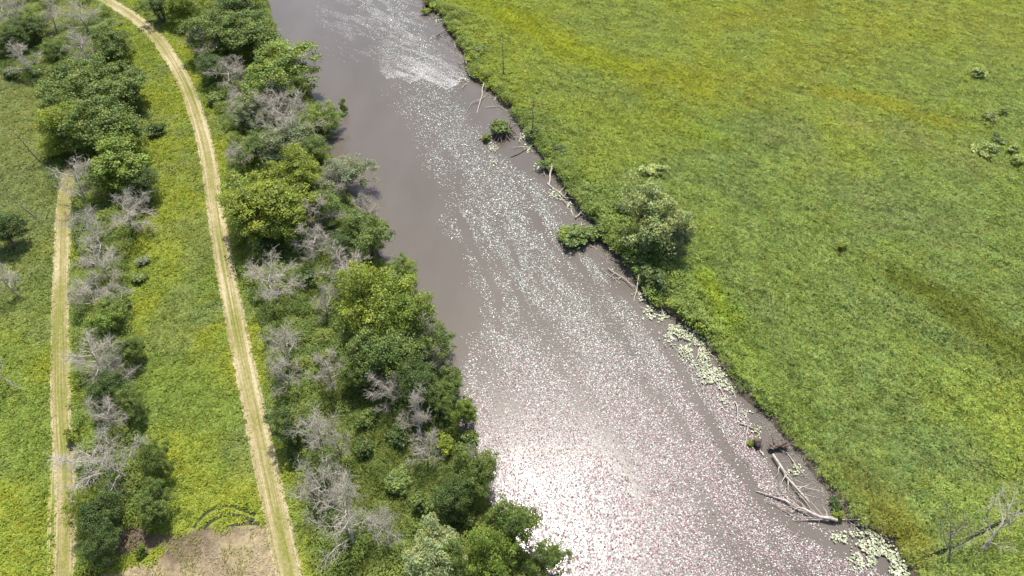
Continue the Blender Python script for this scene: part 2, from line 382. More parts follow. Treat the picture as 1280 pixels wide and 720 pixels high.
def hummocks(x, y, g=1.25):
    """rounded tussocks: dome height, outward azimuth and a number per tussock"""
    ci, cj = np.floor(x/g).astype(int), np.floor(y/g).astype(int); best = np.full(x.shape, 9.0); bx = np.zeros(x.shape); by = np.zeros(x.shape); hid = np.zeros(x.shape)
    for i in (-1, 0, 1):
        for j in (-1, 0, 1):
            a, b = ci+i, cj+j; hx = (a+_tab[a & 255, b & 255])*g; hy = (b+_tab[(a+97) & 255, (b+31) & 255])*g
            rad = g*(.55+.55*_tab[(a+5) & 255, (b+77) & 255]); d = np.hypot(x-hx, y-hy)/rad; k = d < best
            best = np.where(k, d, best); bx = np.where(k, hx, bx); by = np.where(k, hy, by); hid = np.where(k, _tab[(a+50) & 255, (b+9) & 255], hid)
    return np.sqrt(np.maximum(0, 1-best**2))*(.35+.75*hid), np.arctan2(y-by, x-bx), hid
def clear_of(x, y):
    j = .5*(fbm(x*1.1, y*1.1, 3)-.45)
    return (segdist(x, y, PATH_A) > HA+j) & (segdist(x, y, PATH_B) > HB+j) & (segdist(x, y, PATH_C) > .2) & ~inpoly(x+2.0*(fbm(x*.5, y*.5, 3)-.5), y+2.4*(fbm(x*.5+9, y*.5, 3)-.5), SOIL) & np.logical_and.reduce([segdist(x, y, a) > .3 for a in ARCS])
def grow(name, label, spacing, seed, nb, side):
    r = np.random.default_rng(seed)
    x, y = scatter(spacing, (-150, 20), (155, 190), seed)
    s_ = river_sd(x, y); k = s_ > .45+.9*(fbm(x*.6, y*.6, 2)-.5)*2; x, y, s_ = x[k], y[k], s_[k]
    dl, dr = segdist(x, y, lb), segdist(x, y, rb)
    k = (dr < dl) if side == 'right' else (dr >= dl)
    x, y, s_ = x[k], y[k], s_[k]
    if side == 'right':
        k = segdist(x, y, DITCH) > .16+.7*(fbm(x*.8, y*.8, 2)-.5); x, y, s_ = x[k], y[k], s_[k]
    if side == 'left':
        k = clear_of(x, y); x, y, s_ = x[k], y[k], s_[k]
    px, py, ps = topx(x, y, GZ)
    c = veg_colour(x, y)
    if side == 'right':
        # hummocks drawn out along the lie of the sedge
        wx, wy = fbm(x*.12, y*.12, 2)*6, fbm(x*.12+40, y*.12, 2)*6
        u, v = x*.77+y*-.64+wx, x*.64+y*.77+wy
        lump = .6*fbm(u*.75, v*1.35, 3)+.4*fbm(u*1.9+9, v*2.6, 2)
        lie = -.7+2.2*(fbm(x*.06+5, y*.06, 2)-.5)*2
        near = np.exp(-np.maximum(s_-1, 0)/5.0)*(py < 420)
        H = .34+.30*sstep(.28, .72, lump)+.20*near
        hu, hv = .77*x-.64*y+5*fbm(x*.09, y*.09, 2), .64*x+.77*y+5*fbm(x*.09+30, y*.09, 2)
        d1, a1, hid = hummocks(hu/1.7, hv, 1.55); d2, a2, hid2 = hummocks(hu*.8, hv, .8)
        dome = d1*1.0+d2*.35; gx_ = np.cos(a1)/1.7*.75+np.cos(a2)*.35; gy_ = np.sin(a1)*.75+np.sin(a2)*.35; oaz = np.arctan2(-.64*gx_+.77*gy_, .77*gx_+.64*gy_); hid = .7*hid+.3*hid2
        keep = .35+.65*fbm(x*.07+20, y*.07+3, 2)
        L = np.repeat(H, nb)*r.uniform(.65, 1.15, len(x)*nb)
        az = np.where(r.random(len(x)*nb) < .74, np.repeat(oaz, nb), np.repeat(lie, nb))+r.normal(0, .5, len(x)*nb); lean = np.abs(r.normal(.72, .28, len(x)*nb))
        rise = np.repeat(dome*keep, nb)*1.5; c = c*(1+.40*(hid-.5))[:, None]
        Wd = r.uniform(.08, .15, len(x)*nb)*np.repeat(1+.9*near, nb); bend = .7; spread = .28
    else:
        rise = 0.0
        lump = .5*fbm(x*.8, y*.8, 3)+.5*fbm(x*2.1+30, y*2.1, 2)
        mid = sstep(300, 370, px-.2*(py-360))*sstep(240, 380, py)+sstep(95, 60, px)*sstep(420, 250, py)*.4
        H = (.20+.36*sstep(.3, .7, lump))*(1+.9*mid)
        L = np.repeat(H, nb)*r.uniform(.6, 1.2, len(x)*nb)
        az = r.uniform(0, 6.283, len(x)*nb); lean = np.abs(r.normal(.85, .30, len(x)*nb))
        Wd = r.uniform(.10, .20, len(x)*nb)*np.repeat(1-.3*np.clip(mid, 0, 1), nb); bend = .5; spread = .25
    zz = hz_from(s_)-.03
    root = np.stack([np.repeat(x, nb)+r.normal(0, spread, len(L))*.6, np.repeat(y, nb)+r.normal(0, spread, len(L))*.6, np.repeat(zz, nb)], 1)
    root[:, 2] += L*r.uniform(0, .25, len(L))+rise*r.uniform(.65, 1.0, len(L))
    tint = np.repeat(r.normal(1, .10, len(x)), nb)*r.normal(1, .13, len(L))
    hue = np.repeat(r.normal(0, .06, len(x)), nb)+r.normal(0, .05, len(L))
    C = np.repeat(c, nb, 0)*tint[:, None]*np.stack([1+hue, np.ones_like(hue), 1-hue], 1)
    V, CC = blades(root, az, lean, L, Wd, np.clip(C, .005, .6), bend)
    o = link(name, mesh_n(name, V, 3, CC), M_GRASS)
    tag(o, label, 'grass', kind='stuff')
    print(name, len(L), 'tris')
grow('marsh_grass', 'windblown green sedge and marsh grass covering the right bank', .44, 11, 12, 'right')
grow('meadow_herbs', 'bright yellow-green leafy meadow between the tracks and trees', .38, 12, 11, 'left')
# dry straw litter lying on the bare field and over the track edges
def litter():
    r = np.random.default_rng(5)
    x, y = scatter(.20, (-90, 20), (-25, 45), 44); k = inpoly(x, y, SOIL) & (fbm(x*.5, y*.5, 3) > .42); x, y = x[k], y[k]; n_ = len(x)
    t = r.random(n_)[:, None]; gsel = (fbm(x*.35+70, y*.35, 3) > .53)[:, None]
    C = np.where(gsel, (1-t)*np.array([.2,.23,.05])+t*np.array([.3,.3,.09]), (1-t)*np.array([.24,.19,.13])+t*np.array([.45,.38,.25]))
    V, CC = blades(np.stack([x, y, np.full(n_, GZ+.02)], 1), r.uniform(0, 6.28, n_), np.where(gsel[:, 0], .7, r.uniform(1.1, 1.45, n_)), r.uniform(.25, .55, n_), r.uniform(.05, .13, n_), C, .1)
    tag(link('straw_litter', mesh_n('straw_litter', V, 3, CC), M_GRASS), 'dry straw and weeds scattered over the bare brown field', 'straw', kind='stuff')
    # clippings spilled along both tracks
    vs, cs = [], []
    for P, h in ((PATH_A, HA), (PATH_B, HB)):
        d = np.hypot(*np.diff(P, axis=0).T); s = np.concatenate([[0], np.cumsum(d)]); n_ = int(s[-1]*40)
        L = r.uniform(0, s[-1], n_); T = np.stack([np.interp(L+.3, s, P[:, i])-np.interp(L-.3, s, P[:, i]) for i in (0, 1)], 1); T /= np.linalg.norm(T, axis=1, keepdims=True)+1e-9
        side = r.choice([-1, 1], n_)*np.abs(r.normal(h-.22, .16, n_)); mids = r.random(n_) < .35; side = np.where(mids, r.uniform(-h, h, n_), side)
        x = np.interp(L, s, P[:, 0])+T[:, 1]*side; y = np.interp(L, s, P[:, 1])-T[:, 0]*side
        t = r.random(n_)[:, None]; gr = (mids & (np.abs(side) < h*.6))[:, None]
        C = np.where(gr, (1-t)*np.array([.14,.17,.02])+t*np.array([.28,.26,.06]), (1-t)*np.array([.18,.15,.075])+t*np.array([.30,.26,.155]))
        V, CC = blades(np.stack([x, y, np.full(n_, GZ+.02)], 1), r.uniform(0, 6.28, n_), r.uniform(1.0, 1.5, n_), r.uniform(.12, .34, n_), r.uniform(.03, .08, n_), C, .1)
        vs.append(V); cs.append(CC)
    tag(link('mown_clippings', mesh_n('mown_clippings', np.concatenate(vs), 3, np.concatenate(cs)), M_GRASS), 'pale dry clippings lying along the two mown tracks', 'clippings', kind='stuff')
litter()
def thicket():
    r = np.random.default_rng(91)
    Z1 = GG([(175,-40),(235,40),(258,105),(288,180),(284,250),(296,330),(325,400),(342,470),(362,560),(388,640),(405,790),(760,790),(700,730),(640,640),(596,560),(560,470),(505,370),(440,250),(415,160),(345,40),(325,-40)], GZ)
    Z2 = GG([(-60,-40),(125,-40),(150,70),(188,150),(185,265),(160,330),(168,420),(168,520),(200,590),(208,650),(150,668),(100,720),(98,600),(96,500),(92,400),(94,310),(55,210),(45,110),(-60,70)], GZ)
    Z0 = GG([(385,395),(440,420),(470,500),(560,560),(540,660),(430,640),(400,500)], GZ)
    x, y = scatter(.30, (-150, 20), (30, 190), 92)
    k = (inpoly(x, y, Z1) | inpoly(x, y, Z2)) & (segdist(x, y, PATH_B) > HB+.4) & (segdist(x, y, PATH_A) > HA+.4); x, y = x[k], y[k]
    s_ = river_sd(x, y); n_f = fbm(x*.13+2, y*.13+6, 3); k = (s_ > -.2) & (n_f > np.where(inpoly(x, y, Z0), .60, .40)); x, y, s_ = x[k], y[k], s_[k]
    nb = 9; dome, oaz, hid = hummocks(x, y, 2.4); px, py, _ = topx(x, y, GZ)
    z = hz_from(s_)+dome*1.9; n_ = len(x)*nb
    P = np.stack([np.repeat(x, nb)+r.normal(0, .2, n_), np.repeat(y, nb)+r.normal(0, .2, n_), np.repeat(z, nb)*r.uniform(.55, 1.05, n_)+.1], 1)
    c = np.stack([np.interp(hid, [0, .5, 1], q) for q in ([.115,.165,.225], [.165,.225,.265], [.045,.048,.060])], 1)
    C = np.repeat(c, nb, 0)*r.normal(1, .16, n_)[:, None]
    V, CC = blades(P, np.repeat(oaz, nb)+r.normal(0, .9, n_), np.abs(r.normal(1.0, .35, n_)), r.uniform(.22, .42, n_), r.uniform(.10, .20, n_), np.clip(C, .01, .6), .4)
    tag(link('thicket_undergrowth', mesh_n('thicket_undergrowth', V, 3, CC), M_GRASS), 'tangled leafy undergrowth filling the tree belts under the trees', 'undergrowth', kind='stuff'); print('thicket', n_)
thicket()
def bank_herbs():
    r = np.random.default_rng(191)
    Zc = GG([(790,350),(850,372),(905,440),(975,525),(1040,615),(1030,625),(960,535),(890,440),(820,385)], GZ)
    x, y = scatter(.30, (-40, 20), (80, 190), 192); s_ = river_sd(x, y)
    wide = 15*(fbm(x*.10+8, y*.10, 3)-.12); qx, qy, _ = topx(x, y, GZ); fade = sstep(1.0, .45, s_/np.maximum(wide, .5))
    k = (s_ > -.1) & (((segdist(x, y, rb) < segdist(x, y, lb)) & (qy > -30) & (qy < 320) & (fade > .05) & (fbm(x*.3+8, y*.3, 3) > .36)) | (inpoly(x, y, Zc) & (fbm(x*.3+8, y*.3, 3) > .52))); x, y, s_, fade = x[k], y[k], s_[k], np.where(qy < 320, fade, 1)[k]
    nb = 9; d1, oaz, hid = hummocks(x, y, 1.9); n_ = len(x)*nb; px, py, _ = topx(x, y, GZ)
    z = hz_from(s_)+.3+d1*np.where(py < 320, 1.5, .7)*fade
    fr = r.random(n_) < np.repeat(.25+.75*fade, nb); P = np.stack([np.repeat(x, nb)+r.normal(0, .18, n_), np.repeat(y, nb)+r.normal(0, .18, n_), np.repeat(z, nb)*r.uniform(.6, 1.05, n_)+.08], 1)
    c = np.stack([np.interp(hid, [0, .5, 1], q) for q in ([.130,.185,.235], [.185,.240,.285], [.055,.060,.070])], 1)
    V, CC = blades(P, np.repeat(oaz, nb)+r.normal(0, .7, n_), np.abs(r.normal(.95, .3, n_)), r.uniform(.25, .48, n_), r.uniform(.09, .17, n_), np.clip(np.repeat(c, nb, 0)*r.normal(1, .14, n_)[:, None], .01, .6), .5)
    q3 = np.repeat(fr, 3); V, CC = V[q3], CC[q3]
    tag(link('bank_herbs', mesh_n('bank_herbs', V, 3, CC), M_GRASS), 'tall bushy green herbs lining the right river bank', 'herbs', kind='stuff'); print('bank herbs', n_)
bank_herbs()

# ------------------------------------------------------------------ floating leaves
m, n, l, out = newmat('waxy_floating_leaf')
at = n.new('ShaderNodeAttribute'); at.attribute_name = 'col'
p = n.new('ShaderNodeBsdfPrincipled'); p.inputs['Roughness'].default_value = .43; p.inputs['Specular IOR Level'].default_value = .62
l.new(at.outputs['Color'], p.inputs['Base Color']); l.new(p.outputs[0], out.inputs[0]); M_PAD = m
def pads(name, x, y, rad, C, tilt, zc, seed, k=7):
    r = np.random.default_rng(seed); n_ = len(x)
    ph = r.uniform(0, 6.283, n_)[:, None]; an = ph+np.linspace(0, 2*math.pi-.55, k)[None]     # a notch where the stalk joins
    rr = rad[:, None]*(1+r.normal(0, .07, (n_, k)))
    tx, ty = r.normal(0, 1, n_)*tilt, r.normal(0, 1, n_)*tilt
    vx, vy = rr*np.cos(an), rr*np.sin(an)
    dz = vx*tx[:, None]+vy*ty[:, None]
    z = zc[:, None]+dz+rad[:, None]*np.hypot(tx, ty)[:, None]*.95
    V = np.stack([x[:, None]+vx, y[:, None]+vy, z], -1)
    return V.reshape(-1, 3), np.repeat(C, k, 0), k
YS = [-60, 0, 60, 95, 130, 200, 260, 300, 360, 400, 430, 470, 520, 800]
XL = [395, 425, 452, 480, 482, 515, 545, 560, 578, 588, 572, 580, 560, 560]
YR = [-60, 0, 60, 100, 150, 200, 240, 280, 330, 370, 400, 470, 530, 600, 650, 720, 800]
XR = [520, 520, 560, 575, 600, 645, 692, 712, 760, 790, 822, 905, 950, 980, 1030, 1110, 1130]
CLEAR = GG([(742,318),(772,352),(800,388),(838,440),(872,502),(902,552),(935,600),(965,640),(1010,665),(1060,690)])
CLEAR_W = .95
DARK = [(w_, GG(q)) for w_, q in ((1.0,[(648,368),(668,385),(680,405)]),(1.3,[(690,408),(700,430),(712,448)]),(.9,[(668,400),(682,425)]),(1.0,[(725,500),(745,545),(775,590)]),(1.2,[(760,540),(785,580),(800,620)]),(1.0,[(600,455),(625,490),(640,505)]),(.9,[(830,500),(860,545)]),(.8,[(860,600),(900,660)]),(1.0,[(800,470),(825,505)]),(1.6,[(590,420),(610,450)]),(1.2,[(720,345),(760,400),(790,440)]),(1.4,[(880,660),(960,720)]))]
def pad_density(x, y):
    px, py, s = topx(x, y)
    xl, xr = np.interp(py, YS, XL), np.interp(py, YR, XR)
    soft = 26+26*(1-sstep(0, 500, py))
    edge = sstep(0, soft, px-xl+18*(fbm(x*.25, y*.25, 3)-.5)*2)*sstep(0, soft*.6, xr-px+14*(fbm(x*.3+9, y*.3, 3)-.5)*2)
    base = np.interp(py, [-60, 60, 140, 220, 300, 380, 450, 520, 800], [.30, .36, .30, .42, .55, .74, .84, .93, .97])
    u, v = x*.93+y*.36, -x*.36+y*.93            # v runs along the stream
    streak = fbm(u*.34, v*.06, 4)
    fine = fbm(u*.9+13, v*.28, 3)
    d = base*edge*sstep(.30-.16*sstep(250, 600, py), .58-.10*sstep(250, 600, py), .6*streak+.4*fine)
    cl = np.exp(-(segdist(x, y, CLEAR)/(CLEAR_W*(1+1.2*(fine-.5))))**4)
    d = d*(1-.93*cl)
    for w_, poly in DARK: d = d*(1-.72*np.exp(-(segdist(x, y, poly)/(w_*(.5+1.1*fine)))**2)*sstep(.3, .6, streak+fine*.3))
    return d
def floating():
    r = np.random.default_rng(21)
    sp = .150
    xs = np.arange(-75, 75, sp); ys = np.arange(20, 185, sp)
    X, Y = np.meshgrid(xs, ys); X = X.ravel()+r.uniform(-.5, .5, X.size)*sp*.8; Y = Y.ravel()+r.uniform(-.5, .5, Y.size)*sp*.8
    px, py, s = topx(X, Y); k = (py < 790) & (py > -40); X, Y = X[k], Y[k]
    k = river_sd(X, Y) < -.5; X, Y = X[k], Y[k]
    k = r.random(len(X)) < pad_density(X, Y); X, Y = X[k], Y[k]
    px, py, s = topx(X, Y); n_ = len(X)
    rad = r.uniform(.045, .105, n_)*(1+.15*(py < 300)+.42*sstep(520, 660, py)*sstep(960, 740, px))
    t = r.random(n_)[:, None]; t2 = r.random(n_)[:, None]
    green = (1-t)*np.array([.11,.125,.095])+t*np.array([.21,.225,.19])
    pink = (1-t)*np.array([.130,.085,.090])+t*np.array([.245,.170,.178])
    red = (1-t)*np.array([.07,.030,.024])+t*np.array([.16,.070,.055])
    pk = sstep(330, 560, py)[:, None]
    C = np.where(t2 < .25+.62*pk-.25, pink, green)
    C = np.where((r.random(n_) < .05+.20*pk[:, 0])[:, None], red, C)
    V, CC, k = pads('lily_pads', X, Y, rad, C, .16, np.full(n_, .015)+r.uniform(0, .02, n_), 22, 5)
    tag(link('lily_pads', mesh_n('lily_pads', V, k, CC), M_PAD), 'dense drifts of small glinting lily pads floating down the river', 'lily pads', kind='stuff')
    print('pads', n_)
floating()
PALE = [  # clusters of pale emergent leaves along the right bank: px, py, rx, ry, density
 (838,412,14,12,.8),(858,425,22,14,.85),(868,440,20,12,.85),(880,455,14,10,.6),(890,470,16,13,.8),(908,485,10,8,.5),(830,398,6,6,.5),
 (1085,668,20,9,.75),(1095,690,24,18,.8),(1075,700,14,14,.7),(1110,705,16,16,.8),(1050,672,10,7,.7),(1128,716,12,10,.6),(1090,655,12,8,.5),
 (934,525,8,9,.6),(945,540,6,8,.4),(993,588,9,8,.6),(655,172,7,5,.7),(661,185,5,6,.6),(675,210,6,5,.7),(694,243,8,5,.85),(712,257,4,3,.7),(617,186,5,4,.8),(618,204,4,4,.7),(578,101,9,3,.6),(548,24,8,5,.6),(805,368,10,14,.4),(812,392,10,10,.4),(903,500,8,8,.4)]
def pale_leaves():
    r = np.random.default_rng(31); ps = []
    for cx, cy, rx, ry, dn in PALE:
        s = topx(*G(cx, cy)[:2])[2]
        n_ = int(dn*rx*ry*math.pi/ (s*s*.055*.30))
        a = r.uniform(0, 6.283, n_); q = np.sqrt(r.random(n_))*(1+r.normal(0, .30, n_))
        ps += [tuple(G(cx+rx*k*math.cos(t), cy+ry*k*math.sin(t))[:2]) for t, k in zip(a, q)]
    P = np.array(ps); k = (river_sd(P[:, 0], P[:, 1]) < .5) & (fbm(P[:, 0]*.8, P[:, 1]*.8, 3) > .42); P = P[k]
    P = P[np.argsort(P[:, 1])]; n_ = len(P)
    rad = r.uniform(.05, .15, n_); z = np.maximum(hz_from(river_sd(P[:, 0], P[:, 1])), 0)+r.uniform(.02, .30, n_)
    t = r.random(n_)[:, None]
    C = (1-t)*np.array([.20,.225,.105])+t*np.array([.42,.42,.295])
    m0 = min(300, n_)
    V, CC, kk = pads('x', P[:, 0], P[:, 1], rad, C, .38, z, 32)
    if n_ > m0:
        tag(link('lotus_leaves', mesh_n('lotus_leaves', V[m0*kk:], kk, CC[m0*kk:]), M_PAD), 'pale cream-green lotus leaves in small patches farther up the right bank', 'lotus leaves', kind='stuff')
    for i in range(m0):
        v = V[i*kk:(i+1)*kk]; c0 = np.array([P[i, 0], P[i, 1], 0.0])
        # the leaf with its stalk reaching into the water
        sv, sq = sweep([v.mean(0)-c0, [0, 0, -.35]], [.012, .012], 3)
        me = mesh_n('lotus_leaf', v-c0, kk, CC[i*kk:(i+1)*kk])
        tag(link('lotus_leaf', me, M_PAD, None, tuple(c0)), 'pale cream-green lotus leaf in the patches at the lower right bank', 'lotus leaf', 'pale lotus leaves along the lower right bank')
    print('pale leaves', n_)
pale_leaves()
# flecks of scum gathered into a drift upstream
def scum():
    r = np.random.default_rng(61); n0 = 300000
    px = r.uniform(395, 600, n0); py = r.uniform(-25, 118, n0)
    low = np.interp(px, [460,474,484,498,512,528,545,558,572,584], [78,88,99,97,104,98,105,112,106,96])
    up = low-py
    dd = ((px-640)/F)[:, None]*RT-((py-360)/F)[:, None]*UP+FW; tt = -CAM_H/dd[:, 2]; x, y = tt*dd[:, 0], tt*dd[:, 1]
    u, v = x*.62+y*.78, -x*.78+y*.62
    st = fbm(u*.9, v*.22, 3); st2 = fbm(x*.22+3, y*.22, 3)
    band = np.where(up > 0, np.exp(-np.maximum(up, 0)/14.0), 0)*sstep(472, 486, px)*sstep(584, 562, px)
    cen = np.interp(py, [-25, 0, 40, 80, 110], [440, 460, 495, 520, 545]); wid = np.interp(py, [-25, 40, 110], [60, 62, 50])
    trail = np.where(up > 0, np.exp(-((px-cen)/wid)**2)*.42, 0)
    d = np.clip(band*1.1*sstep(.30, .52, st+.2*st2)+trail*sstep(.45, .66, st), 0, 1)*(.35+.65*sstep(.3, .6, st2))
    k = (r.random(n0) < d*.9) & (river_sd(x, y) < -.4); x, y = x[k], y[k]; n_ = len(x)
    t = r.random(n_)[:, None]
    V, CC, kk = pads('surface_scum', x, y, r.uniform(.04, .10, n_), (1-t)*np.array([.19,.175,.16])+t*np.array([.32,.30,.285]), .05, np.full(n_, .012)+r.uniform(0, .01, n_), 62, 4)
    tag(link('surface_scum', mesh_n('surface_scum', V, kk, CC), M_PAD), 'pale streaky drift of scum flecks on the upper river', 'scum', kind='stuff')
scum()
# broken twigs and reed litter washed up along the right bank
def flotsam():
    r = np.random.default_rng(71); lst = []
    d = np.hypot(*np.diff(rb[1:-1], axis=0).T); ss = np.concatenate([[0], np.cumsum(d)])
    for i in range(7000):
        L = r.uniform(0, ss[-1]); p = np.array([np.interp(L, ss, rb[1:-1, k]) for k in (0, 1)]); p = p+r.normal(0, .8, 2)-np.array([.55, .2])
        if fbm(np.array([L*.16]), np.array([3.0]), 2)[0] < .40: continue
        z = max(hz(*p), .0)+r.uniform(.01, .16); a = r.uniform(0, 6.28); h = r.uniform(.15, .75)*r.choice([.6, 1.5], p=[.8, .2]); q = np.array([math.cos(a)*h*.5, math.sin(a)*h*.5, r.normal(0, .06)])
        c = np.array([p[0], p[1], z]); lst.append((np.array([c-q, c+q]), np.array([.022, .012]), 3))
    tag(link('washed_up_twigs', tubes('washed_up_twigs', lst), M_DEAD), 'grey broken twigs and reed litter washed up along the right bank', 'twigs', kind='stuff')
flotsam()

# ------------------------------------------------------------------ plants: prototypes
def unit(v): return v/(np.linalg.norm(v)+1e-9)
def leaf_quads(P, Nrm, ln, wd, r):
    n_ = len(P)
    a = r.normal(0, 1, (n_, 3)); ax = np.cross(Nrm, a); ax /= np.linalg.norm(ax, axis=1, keepdims=True)+1e-9
    b_ = np.cross(Nrm, ax)
    V = np.stack([P-ax*ln[:, None]*.5, P+b_*wd[:, None]*.5+Nrm*ln[:, None]*.06, P+ax*ln[:, None]*.5, P-b_*wd[:, None]*.5+Nrm*ln[:, None]*.06], 1)
    return V.reshape(-1, 3)
def crown_mesh(name, seed, R, zc, rz, nlobe, nclump, per, ln, wd, droop=0.0, cr=.17):
    r = np.random.default_rng(seed)
    lob = r.normal(0, 1, (nlobe, 3)); lob /= np.linalg.norm(lob, axis=1, keepdims=True); lob *= (r.uniform(.25, .74, nlobe))[:, None]
    lob[:, 2] = lob[:, 2]*.8+.05
    lr = r.uniform(.24, .52, nlobe)
    which = r.choice(nlobe, nclump, p=lr**2/np.sum(lr**2))
    dv = r.normal(0, 1, (nclump, 3)); dv[:, 2] = np.abs(dv[:, 2])*np.where(r.random(nclump) < .68, 1, -1); dv /= np.linalg.norm(dv, axis=1, keepdims=True)
    cen = lob[which]+dv*(lr[which]*r.uniform(.62, 1.08, nclump))[:, None]
    crad = cr*r.uniform(.65, 1.35, nclump)
    n_ = nclump*per; ci = np.repeat(np.arange(nclump), per)
    q = r.normal(0, 1, (n_, 3)); q[:, 2] = np.where(r.random(n_) < .72, np.abs(q[:, 2]), q[:, 2]); q /= np.linalg.norm(q, axis=1, keepdims=True)
    rad = crad[ci]*r.uniform(.15, 1.35, n_)**.65
    off = q*rad[:, None]; off[:, 2] *= .72
    if droop: off[:, 2] -= droop*(off[:, 0]**2+off[:, 1]**2)/crad[ci]
    P = (cen[ci]+off)*np.array([R, R, rz])+np.array([0, 0, zc])
    N = q*.8+np.array([0, 0, .5])+r.normal(0, .6, (n_, 3)); N /= np.linalg.norm(N, axis=1, keepdims=True)
    L = ln*r.uniform(.65, 1.35, n_); Wd = wd*r.uniform(.7, 1.3, n_)
    V = leaf_quads(P, N, L, Wd, r)
    ct = r.normal(1, .17, nclump); yl = r.normal(0, .055, nclump)
    t = ct[ci]*r.normal(1, .14, n_); h = yl[ci]+r.normal(0, .045, n_)
    C = np.clip(np.stack([t*(1+h), t, t*(1-.8*h)], 1), .25, 1.9)
    return mesh_n(name, V, 4, np.repeat(C, 4, 0)), cen*np.array([R, R, rz])+np.array([0, 0, zc])
def tree_proto(seed, R, H, rz, nlobe=7, nclump=110, per=62, ln=.40, wd=.24, droop=0.0, trunks=1, cr=.145):
    r = np.random.default_rng(seed+500)
    rz = rz*1.28; nclump = int(nclump*1.75); per = int(per*1.3); ln *= .64; wd *= .66; nlobe += 4
    zc = H-rz*1.0
    crown, cen = crown_mesh('crown', seed, R, zc, rz, nlobe, nclump, per, ln, wd, droop, cr)
    tr, br = [], []
    for k in range(trunks):
        b0 = np.array([r.normal(0, .35) if trunks > 1 else 0, r.normal(0, .35) if trunks > 1 else 0, -.15])
        top = np.array([r.normal(0, R*.18), r.normal(0, R*.18), zc+rz*.35])
        ts = np.linspace(0, 1, 7); P = b0+(top-b0)*ts[:, None]; P[1:-1, :2] += r.normal(0, .12, (5, 2))
        tr.append((P, .30*(1-.82*ts)*H/10+.03, 8))
        for c in cen[r.permutation(len(cen))[:46 // trunks]]:
            i = r.uniform(.28, .85)*np.clip((c[2]-.5)/max(zc, 1), .3, 1); st = b0+(top-b0)*i
            mid = (st+c)/2+np.array([0, 0, -.25])+r.normal(0, .2, 3)
            ts2 = np.array([0, .33, .66, 1]); Q = np.array([(1-t)**2*st+2*t*(1-t)*mid+t*t*c for t in ts2])
            br.append((Q, np.array([.085, .06, .04, .018])*H/10, 4))
    return dict(crown=crown, trunk=tubes('trunk', tr), branches=tubes('branches', br), R=R, H=H, zc=zc)
TREE = [tree_proto(100, 5.2, 10, 3.9), tree_proto(101, 5.0, 10, 4.2, 8, 120, 60), tree_proto(102, 4.8, 10, 3.8, 6, 100, 62), tree_proto(103, 5.2, 10, 4.4, 9, 120, 56),
        tree_proto(104, 4.6, 10, 4.3, 6, 95, 62, .44, .26), tree_proto(105, 5.4, 10, 3.6, 8, 115, 60, .38, .22, 0, 3), tree_proto(106, 5.0, 10, 4.0, 7, 80, 60, .40, .22, 0, 2, .13)]
WILLOW = [tree_proto(120, 5.0, 10, 4.2, 8, 110, 62, .60, .21, .45), tree_proto(121, 4.6, 10, 4.3, 7, 95, 62, .60, .20, .45, 2)]
def shrub_proto(seed, R, H, nclump=36, per=46, ln=.34, wd=.22, nlobe=5):
    r = np.random.default_rng(seed+900); rz = H*.55; zc = H*.5
    crown, cen = crown_mesh('foliage', seed, R, zc, rz, nlobe, nclump, per, ln, wd, 0, .26)
    st = []
    for c in cen[r.permutation(len(cen))[:9]]:
        b0 = np.array([r.normal(0, R*.12), r.normal(0, R*.12), -.12]); st.append((np.array([b0, (b0+c)/2+r.normal(0, .08, 3), c]), np.array([.05, .035, .015]), 4))
    return dict(crown=crown, stem=tubes('stem', st), R=R, H=H, zc=zc)
SHRUB = [shrub_proto(200+i, 1.9, 2.6, 34+4*(i % 3), 46, .34, .20+.02*(i % 2), 4+i % 3) for i in range(5)]

